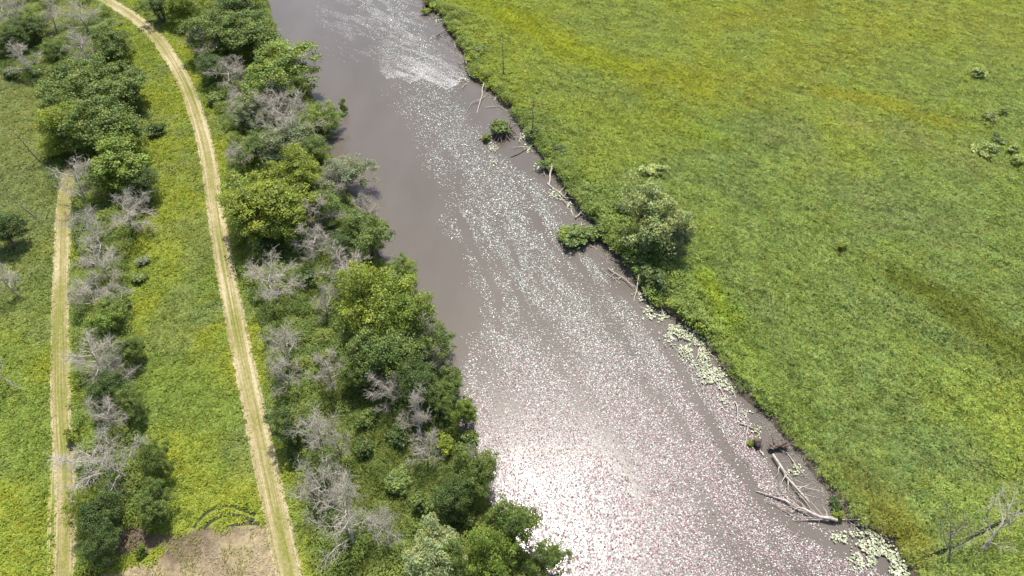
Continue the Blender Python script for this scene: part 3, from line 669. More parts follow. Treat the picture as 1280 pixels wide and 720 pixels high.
def dead_proto(seed, H=9.0, R=4.0, nl=9, fan=1.0, thick=1.0, tw_h=7, tw_n=2, nb=9):
    """bare tree: trunk, limbs each with branchlets, and fine twigs at their ends"""
    r = np.random.default_rng(seed)
    def poly(p, d, L, n_, wig, up):
        pts = [p]; 
        for i in range(n_):
            d = unit(d+r.normal(0, wig, 3)+np.array([0, 0, up])); pts.append(pts[-1]+d*L/n_)
        return np.array(pts)
    top = H*r.uniform(.80, .95)
    T = poly(np.array([0, 0, -.15]), np.array([r.normal(0, .07), r.normal(0, .07), 1]), top, 7, .06, .10)
    trunk = [(T, np.linspace(.20, .035, 8)*thick*H/9, 7)]
    limbs = []
    for i in range(nl):
        t = .22+.74*(i+r.uniform(.1, .9))/nl; k = t*7; a = int(k); st = T[a]*(1-(k-a))+T[min(a+1, 7)]*(k-a)
        az = i*2.4+r.normal(0, .5); el = r.uniform(.15, .75)+.35*t
        d = np.array([math.cos(az)*math.cos(el), math.sin(az)*math.cos(el), math.sin(el)])
        L = R*(1.18-.55*t)*r.uniform(.75, 1.2)*fan
        Q = poly(st, d, L, 5, .16, .03); main = [(Q, np.linspace(.085, .022, 6)*thick*(1.15-.5*t), 5)]; tw = []
        for j in range(nb):
            u = .2+.78*(j+r.random())/nb; k2 = u*5; b_ = int(k2); s2 = Q[b_]*(1-(k2-b_))+Q[min(b_+1, 5)]*(k2-b_)
            d2 = unit(unit(Q[min(b_+1, 5)]-Q[max(b_-1, 0)])*.8+r.normal(0, .62, 3)+np.array([0, 0, .12])); L2 = L*r.uniform(.24, .48)*(1.15-.55*u)
            q2 = poly(s2, d2, L2, 3, .2, .02); main.append((q2, np.linspace(.030, .013, 4)*thick, 3))
            for h in range(tw_h):
                k3 = r.uniform(.25, 3); c = int(min(k3, 2)); s3 = q2[c]*(1-(k3-c))+q2[c+1]*(k3-c)
                d3 = unit(unit(q2[c+1]-q2[c])*.7+r.normal(0, .6, 3)); L3 = r.uniform(.55, 1.4)
                q3 = poly(s3, d3, L3, 2, .25, .03); tw.append((q3, np.array([.015, .012, .008])*thick, 3))
                for g in range(tw_n):
                    d4 = unit(d3+r.normal(0, .6, 3)); tw.append((np.array([q3[1], q3[1]+d4*r.uniform(.25, .6)]), np.array([.011, .007])*thick, 3))
        limbs.append((tubes('limb', main), tubes('twigs', tw)))
    return dict(trunk=tubes('trunk', trunk), limbs=limbs, R=R, H=H)
DEAD = [dead_proto(300), dead_proto(301, 9, 4.4, 10), dead_proto(302, 9, 3.4, 9, 1.0), dead_proto(303, 9, 4.6, 11, 1.05), dead_proto(304, 9, 3.8, 8), dead_proto(305, 9, 4.2, 10, 1.1), dead_proto(306, 9, 4.6, 7, 1.15, 1.0, 3, 1, 6)]
def snag_proto(seed, H=8.0):
    r = np.random.default_rng(seed); ts = np.linspace(0, 1, 8)
    T = np.stack([r.normal(0, .07, 8).cumsum()*ts, r.normal(0, .07, 8).cumsum()*ts, -.15+(H+.15)*ts], 1)
    limbs = []
    for i in range(7):
        t = r.uniform(.35, .97); st = np.array([np.interp(t, ts, T[:, k]) for k in range(3)]); az = r.uniform(0, 6.28)
        d = np.array([math.cos(az)*.8, math.sin(az)*.8, r.uniform(.3, .9)]); L = r.uniform(.5, 1.5)
        Q = np.array([st, st+d*L*.5, st+d*L+r.normal(0, .12, 3)]); main = [(Q, np.array([.04, .03, .012]), 4)]
        main += [(np.array([Q[1], Q[1]+d*.4+r.normal(0, .3, 3)]), np.array([.018, .008]), 3) for _ in range(3)]
        limbs.append((tubes('limb', main), None))
    return dict(trunk=tubes('trunk', [(T, np.linspace(.16, .03, 8), 7)]), limbs=limbs, R=1.5, H=H)
SNAG = [snag_proto(400), snag_proto(401), snag_proto(402)]

# ------------------------------------------------------------------ planting
def base_of(cx, cy, zc):
    p = G(cx, cy, zc+GZ); s = topx(p[0], p[1], zc+GZ)[2]; return p[0], p[1], s
rr = random.Random(3)
def empty(name, loc, rot=(0, 0, 0), scale=(1, 1, 1)):
    o = bpy.data.objects.new(name, None); col.objects.link(o); o.location = loc; o.rotation_euler = rot; o.scale = scale; o.empty_display_size = .5; return o
def put_tree(proto, mat, cx, cy, rpx, H, label, group, name='tree', cat='tree', bark=None):
    H *= 1.12; kz = H/proto['H']; x, y, s = base_of(cx, cy, proto['zc']*kz); k = rpx/s/proto['R']/.92*1.2
    e = empty(name, (x, y, hz(x, y)), (rr.uniform(-.05, .05), rr.uniform(-.05, .05), rr.uniform(0, 6.28)), (k, k, kz))
    tag(e, label, cat, group)
    link('trunk', proto['trunk'], bark or M_BARK, e); link('branches', proto['branches'], bark or M_BARK, e); link('crown', proto['crown'], M_LEAF[mat], e)
    return e
def put_shrub(i, mat, cx, cy, rpx, H, label, group=None, name='shrub'):
    proto = SHRUB[i % 5]; kz = H/proto['H']; x, y, s = base_of(cx, cy, proto['zc']*kz); k = rpx/s/proto['R']/.92
    e = empty(name, (x, y, max(hz(x, y), -.05)), (0, 0, rr.uniform(0, 6.28)), (k, k, kz)); tag(e, label, 'shrub', group)
    link('stem', proto['stem'], M_BARK, e); link('foliage', proto['crown'], M_LEAF[mat], e)
    return e
def put_dead(proto, cx, cy, rpx, H, label, group=None, name='dead_tree', mat=None, lean=(0, 0), cat='dead tree', k=None):
    kz = H/proto['H']; x, y, s = base_of(cx, cy, H*.55); k = k or rpx/s/proto['R']/.95*1.15
    e = empty(name, (x, y, hz(x, y)), (lean[1], lean[0], rr.uniform(0, 6.28)), (k, k, kz)); e.rotation_mode = 'ZYX'
    tag(e, label, cat, group); mt = mat or M_DEAD
    link('trunk', proto['trunk'], mt, e)
    for a, b_ in proto['limbs']:
        lo = link('limb', a, mt, e)
        if b_: link('twigs', b_, mt, lo)
    return e

GT = 'trees in leaf along the river and tracks'
LIVE = [
 # big clump between the two tracks' upper ends
 (0,'M',100,106,44,10,'broad mid-green tree at the top of the big clump left of the curved track'),
 (2,'M',150,112,34,9,'mid-green tree in the big left clump, nearest the curved track'),
 (3,'Y',80,163,36,9.5,'olive-yellow tree on the left flank of the big clump left of the curved track'),
 (1,'M',134,165,42,11,'largest mid-green tree in the middle of the big clump left of the curved track'),
 (4,'B',150,212,38,9,'leafy tree at the bottom of the big left clump, just above the grey dead trees'),
 (5,'D',178,232,22,6,'dark low tree at the lower right corner of the big left clump'),
 (2,'M',140,50,25,7,'small round green tree inside the top bend of the curved track'),
 (1,'D',6,288,24,7,'dark green tree cut off by the left picture edge beside open pasture'),
 (6,'D',36,34,20,7,'dark sparse tree among grey dead trunks in the top left corner'),
 # riverside, top
 (5,'D',300,12,38,11,'dark green tree at the top edge where the tree belt meets the water'),
 (3,'Y',228,12,24,8,'yellow-green tree at the top edge beside the shaded bend of the track'),
 (6,'D',196,8,20,7,'dark tree at the top edge throwing shade on the track bend'),
 (0,'M',270,38,34,9.5,'mid-green tree in the top of the riverside belt, inland of the dark one'),
 (1,'M',312,50,38,10,'mid-green rounded tree overhanging the water near the top of the belt'),
 (2,'B',348,90,44,10,'bright green domed tree bulging over the river in the upper belt'),
 (6,'B',405,143,22,6,'small bright tree at the water just right of the big grey dead tree'),
 (5,'O',352,180,34,7,'grey-green half-dead tree below the tangle of grey branches in the upper belt'),
 (6,'M',322,185,24,6,'small mid-green tree left of the half-dead grey-green one in the upper belt'),
 (3,'Y',375,212,30,8,'yellow-green tree between the upper grey tangle and the big tree beside the track'),
 (0,'Y',322,262,46,11,'big yellow-green tree overhanging the middle of the curved track'),
 (4,'Y',362,272,36,10,'yellow-green tree joined to the right side of the big one over the track'),
 (6,'O',428,218,32,6.5,'grey-green thin tree at the water, level with the big tree over the track'),
 (5,'M',408,262,28,7,'green tree with grey twigs in it, midway down the belt'),
 (2,'M',462,292,30,8,'green tree leaning over the clear water midway down the belt'),
 (6,'B',500,334,19,6,'small bright green tree poking into the clear water above the biggest crown'),
 (3,'Y',462,375,46,12,'biggest yellow-topped tree crown in the middle of the belt'),
 (0,'B',505,395,40,11,'broad green tree joined to the river side of the biggest yellow-topped crown'),
 (1,'M',478,438,38,9,'shaded green tree below the biggest yellow-topped crown'),
 (6,'M',540,425,26,7,'green tree with pale dead twigs reaching the river below the biggest crown'),
 (5,'D',520,470,30,8,'dark green tree behind grey branches, level with the start of the lily drifts'),
 (2,'M',562,478,20,6,'small green tree at the water where the lily drifts meet the bank'),
 (4,'B',582,515,16,6,'narrow bright tree leaning out over the lily pads'),
 (6,'D',362,535,24,7,'dark slim tree on the shaded side of the pale dead tree by the track'),
 (2,'M',402,590,22,6,'green tree tangled with the pale dead trees near the lower track'),
 (0,'M',595,590,30,8,'green tree with grey twigs at the bank by the brightest glitter'),
 (5,'D',560,630,28,7,'dark green tree in the lower belt behind the one at the glitter'),
 (1,'M',640,655,30,9,'green tree at the bank in the lower belt beside the white glitter'),
 (3,'B',610,690,32,9,'fresh green tree at the bottom edge right of the pale willow'),
 (6,'M',682,700,24,7,'thin green tree spreading over the white glitter at the bottom edge'),
 # right strip by the left track
 (2,'B',135,398,22,5.5,'small leafy tree between the two big grey dead thickets'),
 (1,'M',165,440,18,5,'small green tree right of the dead thicket halfway down the left track'),
 (5,'D',128,492,24,6,'dark green tree below the dead thicket halfway down the left track'),
 (2,'M',162,505,18,5,'small green tree at the meadow edge below the dead thicket'),
 (0,'M',192,576,18,6,'green tree behind the right side of the big round dead tree'),
 (6,'M',196,618,18,5,'small green tree at the meadow edge, lower right of the big round dead tree'),
 (3,'Y',112,640,22,7,'yellow-green tree overhanging the left track above the bare field'),
 (1,'D',134,644,26,7.0,'dark green tree above the brush heap at the bare field'),
 (4,'M',190,642,18,5,'round green tree at the upper right corner of the brush heap'),
 (5,'D',122,690,24,6,'dark green tree at the bottom between the left track and the bare field'),
 (5,'D',262,80,22,6,'dark low tree at the inland foot of the upper belt, beside the grey dead tree'),
 (6,'O',312,142,24,6,'sparse grey-olive tree inland of the tall pale dead tree'),
 (5,'M',388,182,24,6,'mid-green tree at the water below the small bright one'),
 (5,'D',430,300,22,5.5,'dark tree between the dead trees midway down the belt'),
 (2,'D',12,50,18,6,'dark tree under the bare grey tree in the top left corner'),
 (5,'M',66,62,18,5.5,'mid-green tree between the top left dead trees and the big clump'),
 (6,'M',548,505,18,6,'sparse green tree just inland of the narrow bright one'),
 (2,'M',445,470,20,6,'rounded green tree on the inland side of the shaded one'),
 (5,'M',565,700,24,7,'green tree touching the right side of the pale willow'),
]
for v, mt, cx, cy, r_, H, lab in LIVE: put_tree(TREE[v], mt, cx, cy, r_, H, lab, GT)
put_tree(WILLOW[0], 'P', 540, 695, 36, 9, 'pale silvery willow at the bottom edge below the dead trees', GT, 'willow_tree')
put_tree(WILLOW[0], 'W', 820, 274, 40, 11, 'tall olive-green feathery tree standing alone on the right bank', GT, 'willow_tree')
put_tree(WILLOW[1], 'O', 850, 300, 18, 8, 'slim grey-olive tree with bare pale trunk beside the tall one on the right bank', GT, 'willow_tree', 'tree', M_DEAD)

GD = 'bare grey dead trees'
DEADS = [
 (3,15,18,26,8,'bare grey tree in the very top left corner'),
 (0,62,22,18,7,'thin bare tree second from the top left corner'),
 (1,100,18,26,8.5,'spreading grey dead tree at the top edge left of the track bend'),
 (2,105,60,20,7,'dead tree just above the big green clump left of the curved track'),
 (4,30,75,22,7,'dead tree left of and above the big green clump'),
 (5,95,232,28,8,'dead tree against the lower left of the big green clump, over the left track end'),
 (3,150,262,32,8,'long-limbed dead tree leaning right below the big green clump'),
 (1,120,290,30,7.5,'dead tree where the left track disappears'),
 (2,128,335,26,7,'dead tree in the upper grey thicket beside the left track'),
 (0,112,368,26,6,'low dead tree at the lower end of the upper grey thicket'),
 (4,148,370,20,5.5,'dead sapling at the meadow side of the upper grey thicket'),
 (5,118,450,34,7.5,'widest dead tree in the thicket halfway down the left track'),
 (0,148,468,24,6,'dead tree at the meadow side of the thicket halfway down the left track'),
 (2,132,522,22,7,'upright thin dead tree just above the big round dead tree'),
 (3,140,576,48,9,'big round dead tree with radiating twigs near the lower left track'),
 (1,262,58,24,7,'dead tree left of the upper belt, behind the yellow-green one'),
 (4,285,92,26,7,'grey dead tree between the upper belt and the curved track'),
 (2,300,122,22,6.5,'dead tree with few leaves left of the bright domed tree'),
 (3,345,135,30,8.5,'tall pale dead tree against the bright domed tree'),
 (5,362,162,38,9,'biggest grey dead tree tangle in the upper belt'),
 (0,300,195,20,5,'faint low dead tree at the meadow edge of the upper belt'),
 (1,430,225,24,6.5,'dead tree standing at the water by the grey-green thin tree'),
 (4,398,275,28,8,'dead tree between the big tree over the track and the water'),
 (2,390,310,24,7,'dead tree in shade right below the big tree over the track'),
 (5,430,335,30,7.5,'dead tree left of the small bright tree at the clear water'),
 (3,338,352,38,8.5,'full round dead tree below the big tree over the track'),
 (0,404,378,20,6,'thin dead tree left of the biggest yellow-topped crown'),
 (1,352,432,28,8,'pale dead tree beside the track below the full round one'),
 (4,356,468,24,7,'pale dead tree, lower of the two beside the track below the round one'),
 (2,408,468,22,8,'dead tree with a long bare stem in the shaded gap of the belt'),
 (3,490,490,26,7,'dead tree under the shaded green tree in the middle belt'),
 (0,520,520,28,7,'dead tree with drooping limbs among green leaves at the lily drifts'),
 (5,532,566,22,5.5,'small round dead tree alone in the lower thicket clearing'),
 (1,392,545,34,9,'pale dead tree beside the track opposite the lower clearing'),
 (4,420,555,20,6,'dead tree just right of the pale one beside the lower track'),
 (3,412,612,34,9,'large dead tree leaning left beside the lower track'),
 (5,432,660,42,9.5,'largest dead tree at the bottom, rising beside the lower track'),
 (2,482,655,22,8,'pale finely twigged dead tree left of the willow'),
 (0,590,585,22,6,'dead tree at the bank by the brightest glitter'),
 (4,10,352,22,6,'grey dead tree with a leaning stem at the left picture edge'),
 (1,0,462,16,6,'dead tree half out of the picture at the left edge, below the leaning one'),
 (0,460,255,18,5,'dead sapling reaching over the clear water midway down the belt'),
 (2,545,445,16,5,'dead sapling on the waterline below the biggest crown'),
]
LEAN = {6: (.35, 0), 35: (-.25, 0), 39: (-.2, 0)}
for i, (v, cx, cy, r_, H, lab) in enumerate(DEADS): put_dead(DEAD[v], cx, cy, r_, H, lab, GD, lean=LEAN.get(i, (rr.uniform(-.10, .10), rr.uniform(-.08, .08))))
# slender snags
put_dead(SNAG[0], 629, 72, 0, 8, 'upper thin bare snag standing in the right bank grass', 'thin snags', 'snag', M_DARKDEAD, k=1.0)
put_dead(SNAG[1], 666, 145, 0, 7.5, 'lower thin bare snag standing in the right bank grass', 'thin snags', 'snag', M_DARKDEAD, k=1.0)
put_dead(SNAG[2], 37, 180, 0, 8, 'thin leaning snag in the pasture left of the big green clump', 'thin snags', 'snag', M_DARKDEAD, (-.25, 0), k=.9)
put_dead(SNAG[1], 34, 255, 0, 6, 'thin dark stick of a snag above the left edge tree', 'thin snags', 'snag', M_DARKDEAD, (-.45, 0), k=.8)
put_dead(DEAD[6], 1208, 690, 32, 7, 'bare dead tree at the bottom right, left of its bigger neighbour', GD, lean=(-.1, -.4), mat=M_DARKDEAD)
put_dead(DEAD[6], 1250, 672, 46, 9, 'large bare dead tree in the bottom right corner', GD, lean=(.2, -.5))

GS = 'shrubs in the marsh and under the trees'
SHRUBS = [
 ('S',816,213,16,2.3,'pale bush on the marsh above the tall right bank tree'),
 ('S',1224,91,12,2.6,'lone grey-green bush near the top of the right edge'),
 ('W',1240,147,10,2.4,'left one of two touching bushes above the right edge group'),
 ('S',1256,141,8,2.3,'right one of two touching bushes above the right edge group'),
 ('S',1234,185,16,2.9,'widest pale bush in the group at the right edge'),
 ('W',1250,174,9,2.5,'small bush at the back of the group at the right edge'),
 ('S',1267,186,10,2.5,'pale bush at the right of the group at the right edge'),
 ('S',1271,199,9,2.3,'lowest pale bush of the group at the right edge'),
 ('Y',1050,307,10,1.8,'low yellow-green bush in the middle of the marsh'),
 ('M',724,293,24,2.6,'dark bush hanging over the river from the right bank'),
 ('B',706,290,16,2.0,'bright outer end of the bush hanging over the river'),
 ('M',752,285,16,2.6,'bush linking the overhanging bush to the right bank'),
 ('D',775,262,14,2.4,'dark bush up the bank from the overhanging one'),
 ('Y',780,285,11,1.8,'yellow-green bush at the foot of the tall right bank tree, upstream side'),
 ('M',800,322,20,3.0,'bush under the tall right bank tree at the water'),
 ('D',815,345,22,3.4,'dark bush in the shade of the tall right bank tree'),
 ('B',786,318,12,2.2,'fresh green bush at the waterline below the tall right bank tree'),
 ('M',880,405,11,1.4,'small bush on the right bank above the pale lotus leaves'),
 ('D',865,400,9,1.4,'dark little bush at the upper end of the pale lotus leaves'),
 ('M',668,165,14,2.0,'bush at the foot of the lower thin snag'),
 ('M',690,200,16,1.8,'bush on the right bank beside the white upright log'),
 ('D',700,188,14,1.8,'dark bush behind the white upright log'),
 ('M',598,60,12,1.6,'bush on the right bank near the upper thin snag'),
 ('Y',1050,645,10,1.3,'yellow bush at the butt of the big fallen tree'),
 ('D',1045,625,10,1.2,'dark bush above the big fallen tree'),
 ('Y',532,10,7,1.4,'small yellowish bush on the far upper point of the right bank'),
 ('Y',940,550,6,.8,'small tuft sprouting from the driftwood at the right bank'),
 ('M',265,122,14,2.2,'round bush in the grass between the curved track and the upper belt'),
 ('B',430,130,7,3.0,'small leafy sprig standing over the water off the upper belt'),
 ('D',195,160,13,2.6,'dark bush on the meadow side of the big left clump'),
 ('D',40,90,12,2.2,'dark bush in the pasture below the top left dead trees'),
 ('D',14,92,12,2.2,'dark bush at the left edge below the top left dead trees'),
 ('M',70,110,14,2.4,'bush at the upper left of the big left clump'),
 ('B',178,690,9,1.6,'bright yellow-green bush on the grass spit in the bare field'),
 ('Y',108,713,14,2.2,'yellow-green bush at the bottom edge by the left track'),
 ('Y',330,205,13,2.4,'yellow bush under the upper grey tangle'),
 ('M',585,545,16,2.8,'bush at the bank below the narrow bright tree'),
 ('Y',562,556,14,2.4,'yellow bush in the lower thicket near the bank'),
 ('M',535,625,22,2.6,'wide green bush in the lower thicket'),
 ('D',500,545,18,2.4,'dark bush in the gap under the middle belt'),
 ('M',458,520,16,2.2,'green bush in the shaded clearing'),
 ('D',455,560,16,2.4,'dark bush at the lower end of the shaded clearing'),
 ('M',490,600,20,2.0,'low wide bush in the middle of the lower clearing'),
 ('M',366,500,12,2.4,'bush beside the track between the pale dead trees'),
 ('D',372,575,14,2.6,'dark bush in the shade beside the lower track'),
 ('M',410,340,14,2.4,'bush in the dark gap right of the full round dead tree'),
 ('D',385,345,18,2.6,'dark bush in the shade right of the full round dead tree'),
 ('D',322,308,16,2.8,'dark bush under the big tree over the track'),
 ('Y',112,325,9,1.8,'yellow bush in the upper grey thicket'),
 ('Y',147,335,9,1.8,'yellow-green bush at the meadow side of the upper grey thicket'),
 ('D',155,378,9,1.8,'dark bush at the meadow edge below the upper grey thicket'),
 ('O',178,325,12,1.2,'grey low bush in the meadow right of the upper grey thicket'),
 ('M',170,350,12,1.2,'low green bush in the meadow right of the upper grey thicket'),
 ('Y',92,545,11,2.2,'yellow-green bush at the edge of the left track'),
 ('D',115,590,16,2.0,'dark bush under the big round dead tree'),
 ('M',160,615,18,2.4,'green bush below the big round dead tree'),
 ('D',690,690,14,2.0,'dark bush under the thin tree over the glitter'),
 ('M',660,705,18,2.6,'bush at the waterline at the bottom edge'),
 ('D',580,660,18,2.6,'dark bush between the lower trees'),
]
for i, (mt, cx, cy, r_, H, lab) in enumerate(SHRUBS): put_shrub(i, mt, cx, cy, r_, H, lab, GS)

# ------------------------------------------------------------------ driftwood, fallen trees
def W3(px, py, z): return G(px, py, z)
def log(name, pts, r0, r1, label, mat=M_LOG, branches=(), group='driftwood along the right bank', cat='log'):
    """pts: (px,py,z) along the stem; branches: lists of the same"""
    r = np.random.default_rng(abs(hash(label)) % 1000 if False else sum(map(ord, label)))
    P = np.array([W3(*q) for q in pts]); 
    ts = np.linspace(0, 1, max(6, len(P)*2)); s = np.linspace(0, 1, len(P))
    Q = np.stack([np.interp(ts, s, P[:, i]) for i in range(3)], 1); Q[1:-1] += r.normal(0, r0*.5, (len(Q)-2, 3))
    o = Q[0].copy(); o[2] = min(Q[:, 2].min(), 0.0)
    e = empty(name, tuple(o)); tag(e, label, cat, group)
    link('stem', tubes('stem', [(Q-o, np.linspace(r0, r1, len(Q)), 7)]), mat, e)
    for b_ in branches:
        B = np.array([W3(*q) for q in b_])
        ts2 = np.linspace(0, 1, 5); B = np.stack([np.interp(ts2, np.linspace(0, 1, len(B)), B[:, i]) for i in range(3)], 1); B[1:-1] += r.normal(0, .07, (3, 3))
        br = [(B-o, np.linspace(r1*1.1, .02, 5), 5)]
        L = np.linalg.norm(B[-1]-B[0])
        for k in range(int(2+L*1.6)):
            i = r.integers(1, 4); d = unit(unit(B[-1]-B[0])+r.normal(0, .6, 3)); st = B[i]-o; tl = r.uniform(.4, 1.3)
            br.append((np.array([st, st+d*tl*.5+r.normal(0, .05, 3), st+d*tl]), np.array([.022, .016, .008]), 3))
        link('branch', tubes('branch', br), mat, e)
    return e
log('driftwood_log', [(605,104,.9),(602,122,.4),(596,142,-.1)], .13,.08,'pale forked log standing in the water off the upper right bank', branches=[[(602,124,.35),(590,128,.5),(583,140,.0)]])
log('driftwood_log', [(582,74,.5),(584,86,.4),(587,95,.2)], .16,.10,'short pale log upright at the mud of the upper right bank', M_LOG, [[(584,86,.4),(590,90,.7)]])
log('driftwood_log', [(586,88,.2),(592,97,.3),(598,100,.1)], .12,.06,'small pale log lying at the foot of the upright one')
log('driftwood_log', [(546,45,.5),(556,40,.6),(563,38,.5)], .14,.08,'dark crooked root sticking out from the upper right bank', M_BROWNLOG, [[(556,40,.6),(557,48,.1)],[(550,43,.5),(545,50,.0)]])
log('stump', [(529,-2,1.2),(530,6,.6),(531,14,-.2)], .30,.34,'dark stump in the water at the far point of the right bank', M_BROWNLOG, cat='stump')
log('stump', [(528,4,.9),(528,10,.4),(528,16,-.2)], .16,.18,'small dark post-like stump beside the larger one at the far point', M_BROWNLOG, cat='stump')
log('uprooted_tree', [(597,176,-.1),(613,169,.5),(626,166,1.0),(636,160,.9)], .16,.30,'uprooted tree with a mass of roots and leaves in the river', M_BROWNLOG,
    [[(634,162,1.0),(640,148,1.8)],[(634,162,1.0),(643,158,1.2)],[(632,163,1.0),(632,178,.0)],[(628,165,1.0),(626,183,-.1)],[(636,160,1.0),(646,168,.2)],[(624,166,.9),(616,178,.0)],[(632,163,1),(622,150,1.9)],[(630,163,1),(638,178,0)],[(628,164,1),(620,180,0)],[(634,162,1),(644,175,0)]], cat='fallen tree')
put_shrub(1, 'M', 626, 156, 18, 2.8, 'leafy sprouts growing from the uprooted tree in the river', GS)
put_shrub(3, 'B', 606, 168, 8, 1.4, 'small bright sprouts at the outer end of the uprooted tree', GS)
log('driftwood_log', [(638,197,.05),(650,191,.15),(662,183,.3)], .10,.06,'dark thin log lying in the water below the uprooted tree', M_BROWNLOG)
log('driftwood_log', [(690,205,1.1),(688,218,.6),(686,232,.0)], .20,.15,'thick white log upright at the right bank')
log('driftwood_log', [(684,229,.1),(695,238,.3),(705,247,.3),(718,248,.4)], .12,.07,'curved brown branch at the water beside the white upright log', M_DEAD, [[(705,245,.3),(711,235,.7)],[(700,241,.3),(709,228,.6)],[(712,247,.3),(706,252,.1)]])
log('driftwood_log', [(719,272,.3),(729,262,.7),(736,268,.4)], .13,.08,'tan forked driftwood on the mud above the overhanging bush', M_LOG, [[(729,263,.6),(730,254,1.0)],[(726,266,.5),(735,274,.2)]])
log('fallen_branch', [(760,335,.3),(778,347,.35),(792,358,.5)], .09,.06,'pale fallen branch with forks in the water below the tall tree', M_LOG, [[(777,346,.3),(768,356,.05)],[(770,341,.3),(757,350,.05)],[(776,347,.3),(764,348,.3)]])
log('driftwood_log', [(799,343,1.3),(796,360,.6),(792,378,-.1)], .09,.06,'thin leaning pole in the water below the tall right bank tree', M_DEAD)
log('driftwood_log', [(803,360,.5),(820,375,.6),(838,392,.5)], .16,.10,'dark log along the mud bank below the tall tree', M_BROWNLOG, [[(820,374,.6),(826,366,1.0)],[(812,367,.5),(806,378,.1)]])
log('driftwood_log', [(884,460,.25),(896,480,.2),(912,505,.1)], .10,.07,'long pale log lying across the pale lotus leaves')
log('driftwood_log', [(919,502,.2),(922,512,.4),(922,528,.1)], .09,.07,'short curved pale log below the long one in the lotus leaves')
log('driftwood_log', [(925,529,.15),(937,533,.2),(948,538,.3)], .11,.07,'pale log lying level at the right bank above the dark hole')
log('driftwood_log', [(935,534,.3),(933,545,.15),(931,562,.0)], .11,.06,'forked pale log pointing down into the pink pads', M_LOG, [[(932,553,.1),(928,572,.05)]])
log('stump', [(944,550,.5),(946,556,.4),(948,562,-.2)], .42,.55,'dark hollow stump at the waterline of the lower right bank', M_BROWNLOG, cat='stump')
log('driftwood_log', [(950,563,.1),(955,569,.15)], .13,.10,'short bleached log end right of the dark hollow stump')
log('root_mass', [(964,562,.5),(973,557,.7),(984,556,.6)], .35,.30,'brown upturned root mass on the lower right bank', M_BROWNLOG, [[(972,557,.7),(985,550,1.3)],[(970,558,.7),(966,548,1.3)],[(976,556,.7),(988,562,.8)],[(968,559,.7),(960,553,1.0)],[(974,557,.7),(978,546,1.4)],[(978,557,.7),(990,555,1.1)]], cat='roots')
log('fallen_tree', [(966,568,.5),(980,590,.5),(998,612,.6),(1012,628,.6)], .17,.08,'slim fallen tree running down from the upturned roots', M_DEAD,
    [[(978,586,.5),(990,598,.8),(1005,605,.6)],[(985,596,.5),(985,612,.2),(990,622,.1)],[(995,608,.5),(1012,610,.9),(1030,616,.9)],[(990,602,.5),(1000,622,.2)],[(975,582,.5),(970,596,.1)],[(1003,617,.6),(1022,622,.9)],[(982,592,.5),(975,608,.1)],[(998,612,.6),(1014,604,1.1)]], cat='fallen tree')
log('fallen_tree', [(1046,650,.6),(1025,646,.6),(1000,635,.6),(975,622,.4),(945,614,.1)], .24,.06,'big bleached fallen tree with long bare limbs pointing into the river', M_LOG,
    [[(1020,645,.6),(990,634,.8),(955,626,.2)],[(1005,638,.6),(980,618,.9),(955,618,.2)],[(1030,648,.6),(1000,646,.5),(972,634,.1)],[(1025,646,.6),(1005,625,1.1),(985,605,1.0)],[(1030,647,.6),(1015,628,1.2),(1000,612,1.1)],[(1000,635,.6),(985,640,.3)],[(1035,648,.6),(1028,630,1.1)],[(985,628,.5),(968,612,.5)],[(1010,640,.6),(992,622,1.0),(972,606,.6)],[(1038,649,.6),(1010,650,.3),(990,650,.05)]], cat='fallen tree')
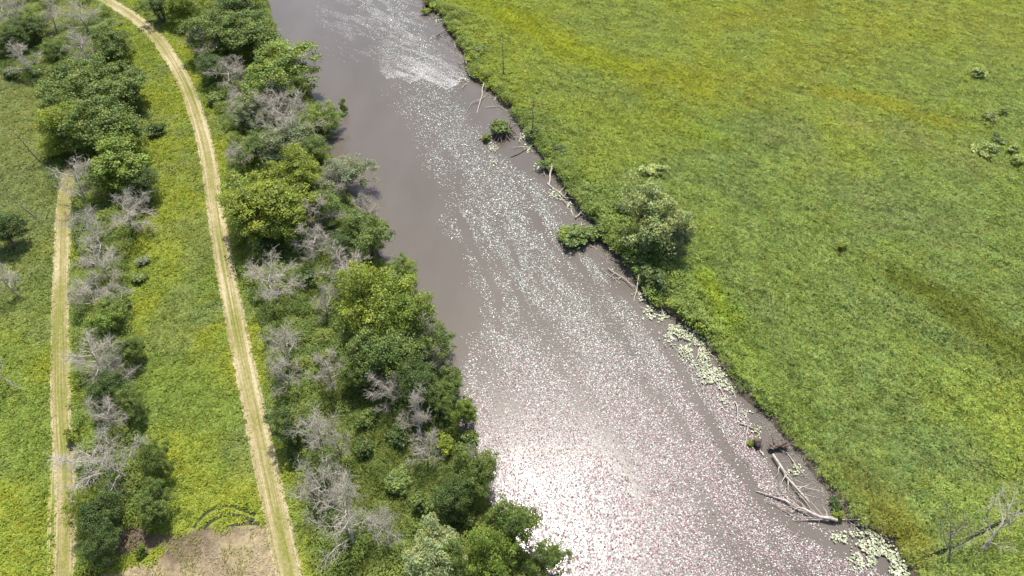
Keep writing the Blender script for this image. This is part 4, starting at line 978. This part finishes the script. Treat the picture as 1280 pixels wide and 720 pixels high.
# loose sticks lining the bank
def sticks():
    r = np.random.default_rng(83); P = rb[1:-1]; d = np.hypot(*np.diff(P, axis=0).T); ss = np.concatenate([[0], np.cumsum(d)])
    spots = np.concatenate([r.uniform(ss[-1]*.10, ss[-1]*.95, 64)])
    for L in spots:
        p = np.array([np.interp(L, ss, P[:, k]) for k in (0, 1)])+r.normal(0, .45, 2)-np.array([.9, .35]); a = r.uniform(0, 6.28); h = r.uniform(1.2, 4.2)
        q = np.array([math.cos(a)*h, math.sin(a)*h, r.uniform(.0, .7)]); z0 = max(hz(*p), 0)
        Q = np.stack([q*t+np.array([0, 0, .04])+r.normal(0, .06, 3)*(t > 0) for t in (0, .3, .65, 1)]); Q[:, 2] = np.maximum(Q[:, 2], .02)
        e = empty('drift_stick', (p[0], p[1], z0)); tag(e, 'thin bare stick among the driftwood lining the right bank', 'stick', 'thin sticks along the right bank')
        mt = M_DEAD if r.random() < .6 else M_DARKDEAD
        link('stem', tubes('stem', [(Q, np.array([.075, .06, .042, .02])*r.uniform(.8, 1.4), 5)]), mt, e)
        for _ in range(r.integers(1, 5)):
            i = r.integers(1, 3); dv = unit(q+r.normal(0, 1.2, 3)); dv[2] = abs(dv[2])*.6; l_ = r.uniform(.4, 1.2)
            link('twig', tubes('twig', [(np.array([Q[i], Q[i]+dv*l_*.6, Q[i]+dv*l_+r.normal(0, .08, 3)*np.array([1, 1, 0])]), np.array([.032, .024, .012]), 4)]), mt, e)
sticks()
# brush heap beside the bare field
def brush_heap():
    r = np.random.default_rng(77); c = G(163, 676, GZ); e = empty('brush_heap', tuple(c)); tag(e, 'brown heap of cut brush at the corner of the bare field', 'brush heap')
    m = [[], [], []]
    for i in range(420):
        a = r.uniform(0, 6.28); q = math.sqrt(r.random())*1.7; h = max(0, 1.1*(1-(q/1.8)**2))*r.random()
        p = np.array([q*math.cos(a)*1.25, q*math.sin(a), h]); d = unit(np.array([r.normal(), r.normal(), r.normal()*.25])); L = r.uniform(.4, 1.1)
        p0 = p-d*L*.5; p1 = p+d*L*.5; p0[2] = max(p0[2], -.02); p1[2] = max(p1[2], -.02)
        m[i % 3].append((np.array([p0, p1]), np.array([.03, .018]), 4))
    M_BR = bark_mat('dry_brush', (.12, .085, .06), (.28, .21, .15))
    for k in m: link('brushwood', tubes('brushwood', k), M_BR, e)
brush_heap()
# drainage ditch at the lower right
M_DITCH = bark_mat('dark_ditch_water', (.015, .018, .010), (.03, .035, .018), 1.0)
tag(link('ditch', strip_mesh('ditch', DITCH, GZ+.03, .20, 3, .4, 2), M_DITCH), 'narrow dark ditch through the marsh at the lower right', kind='structure')
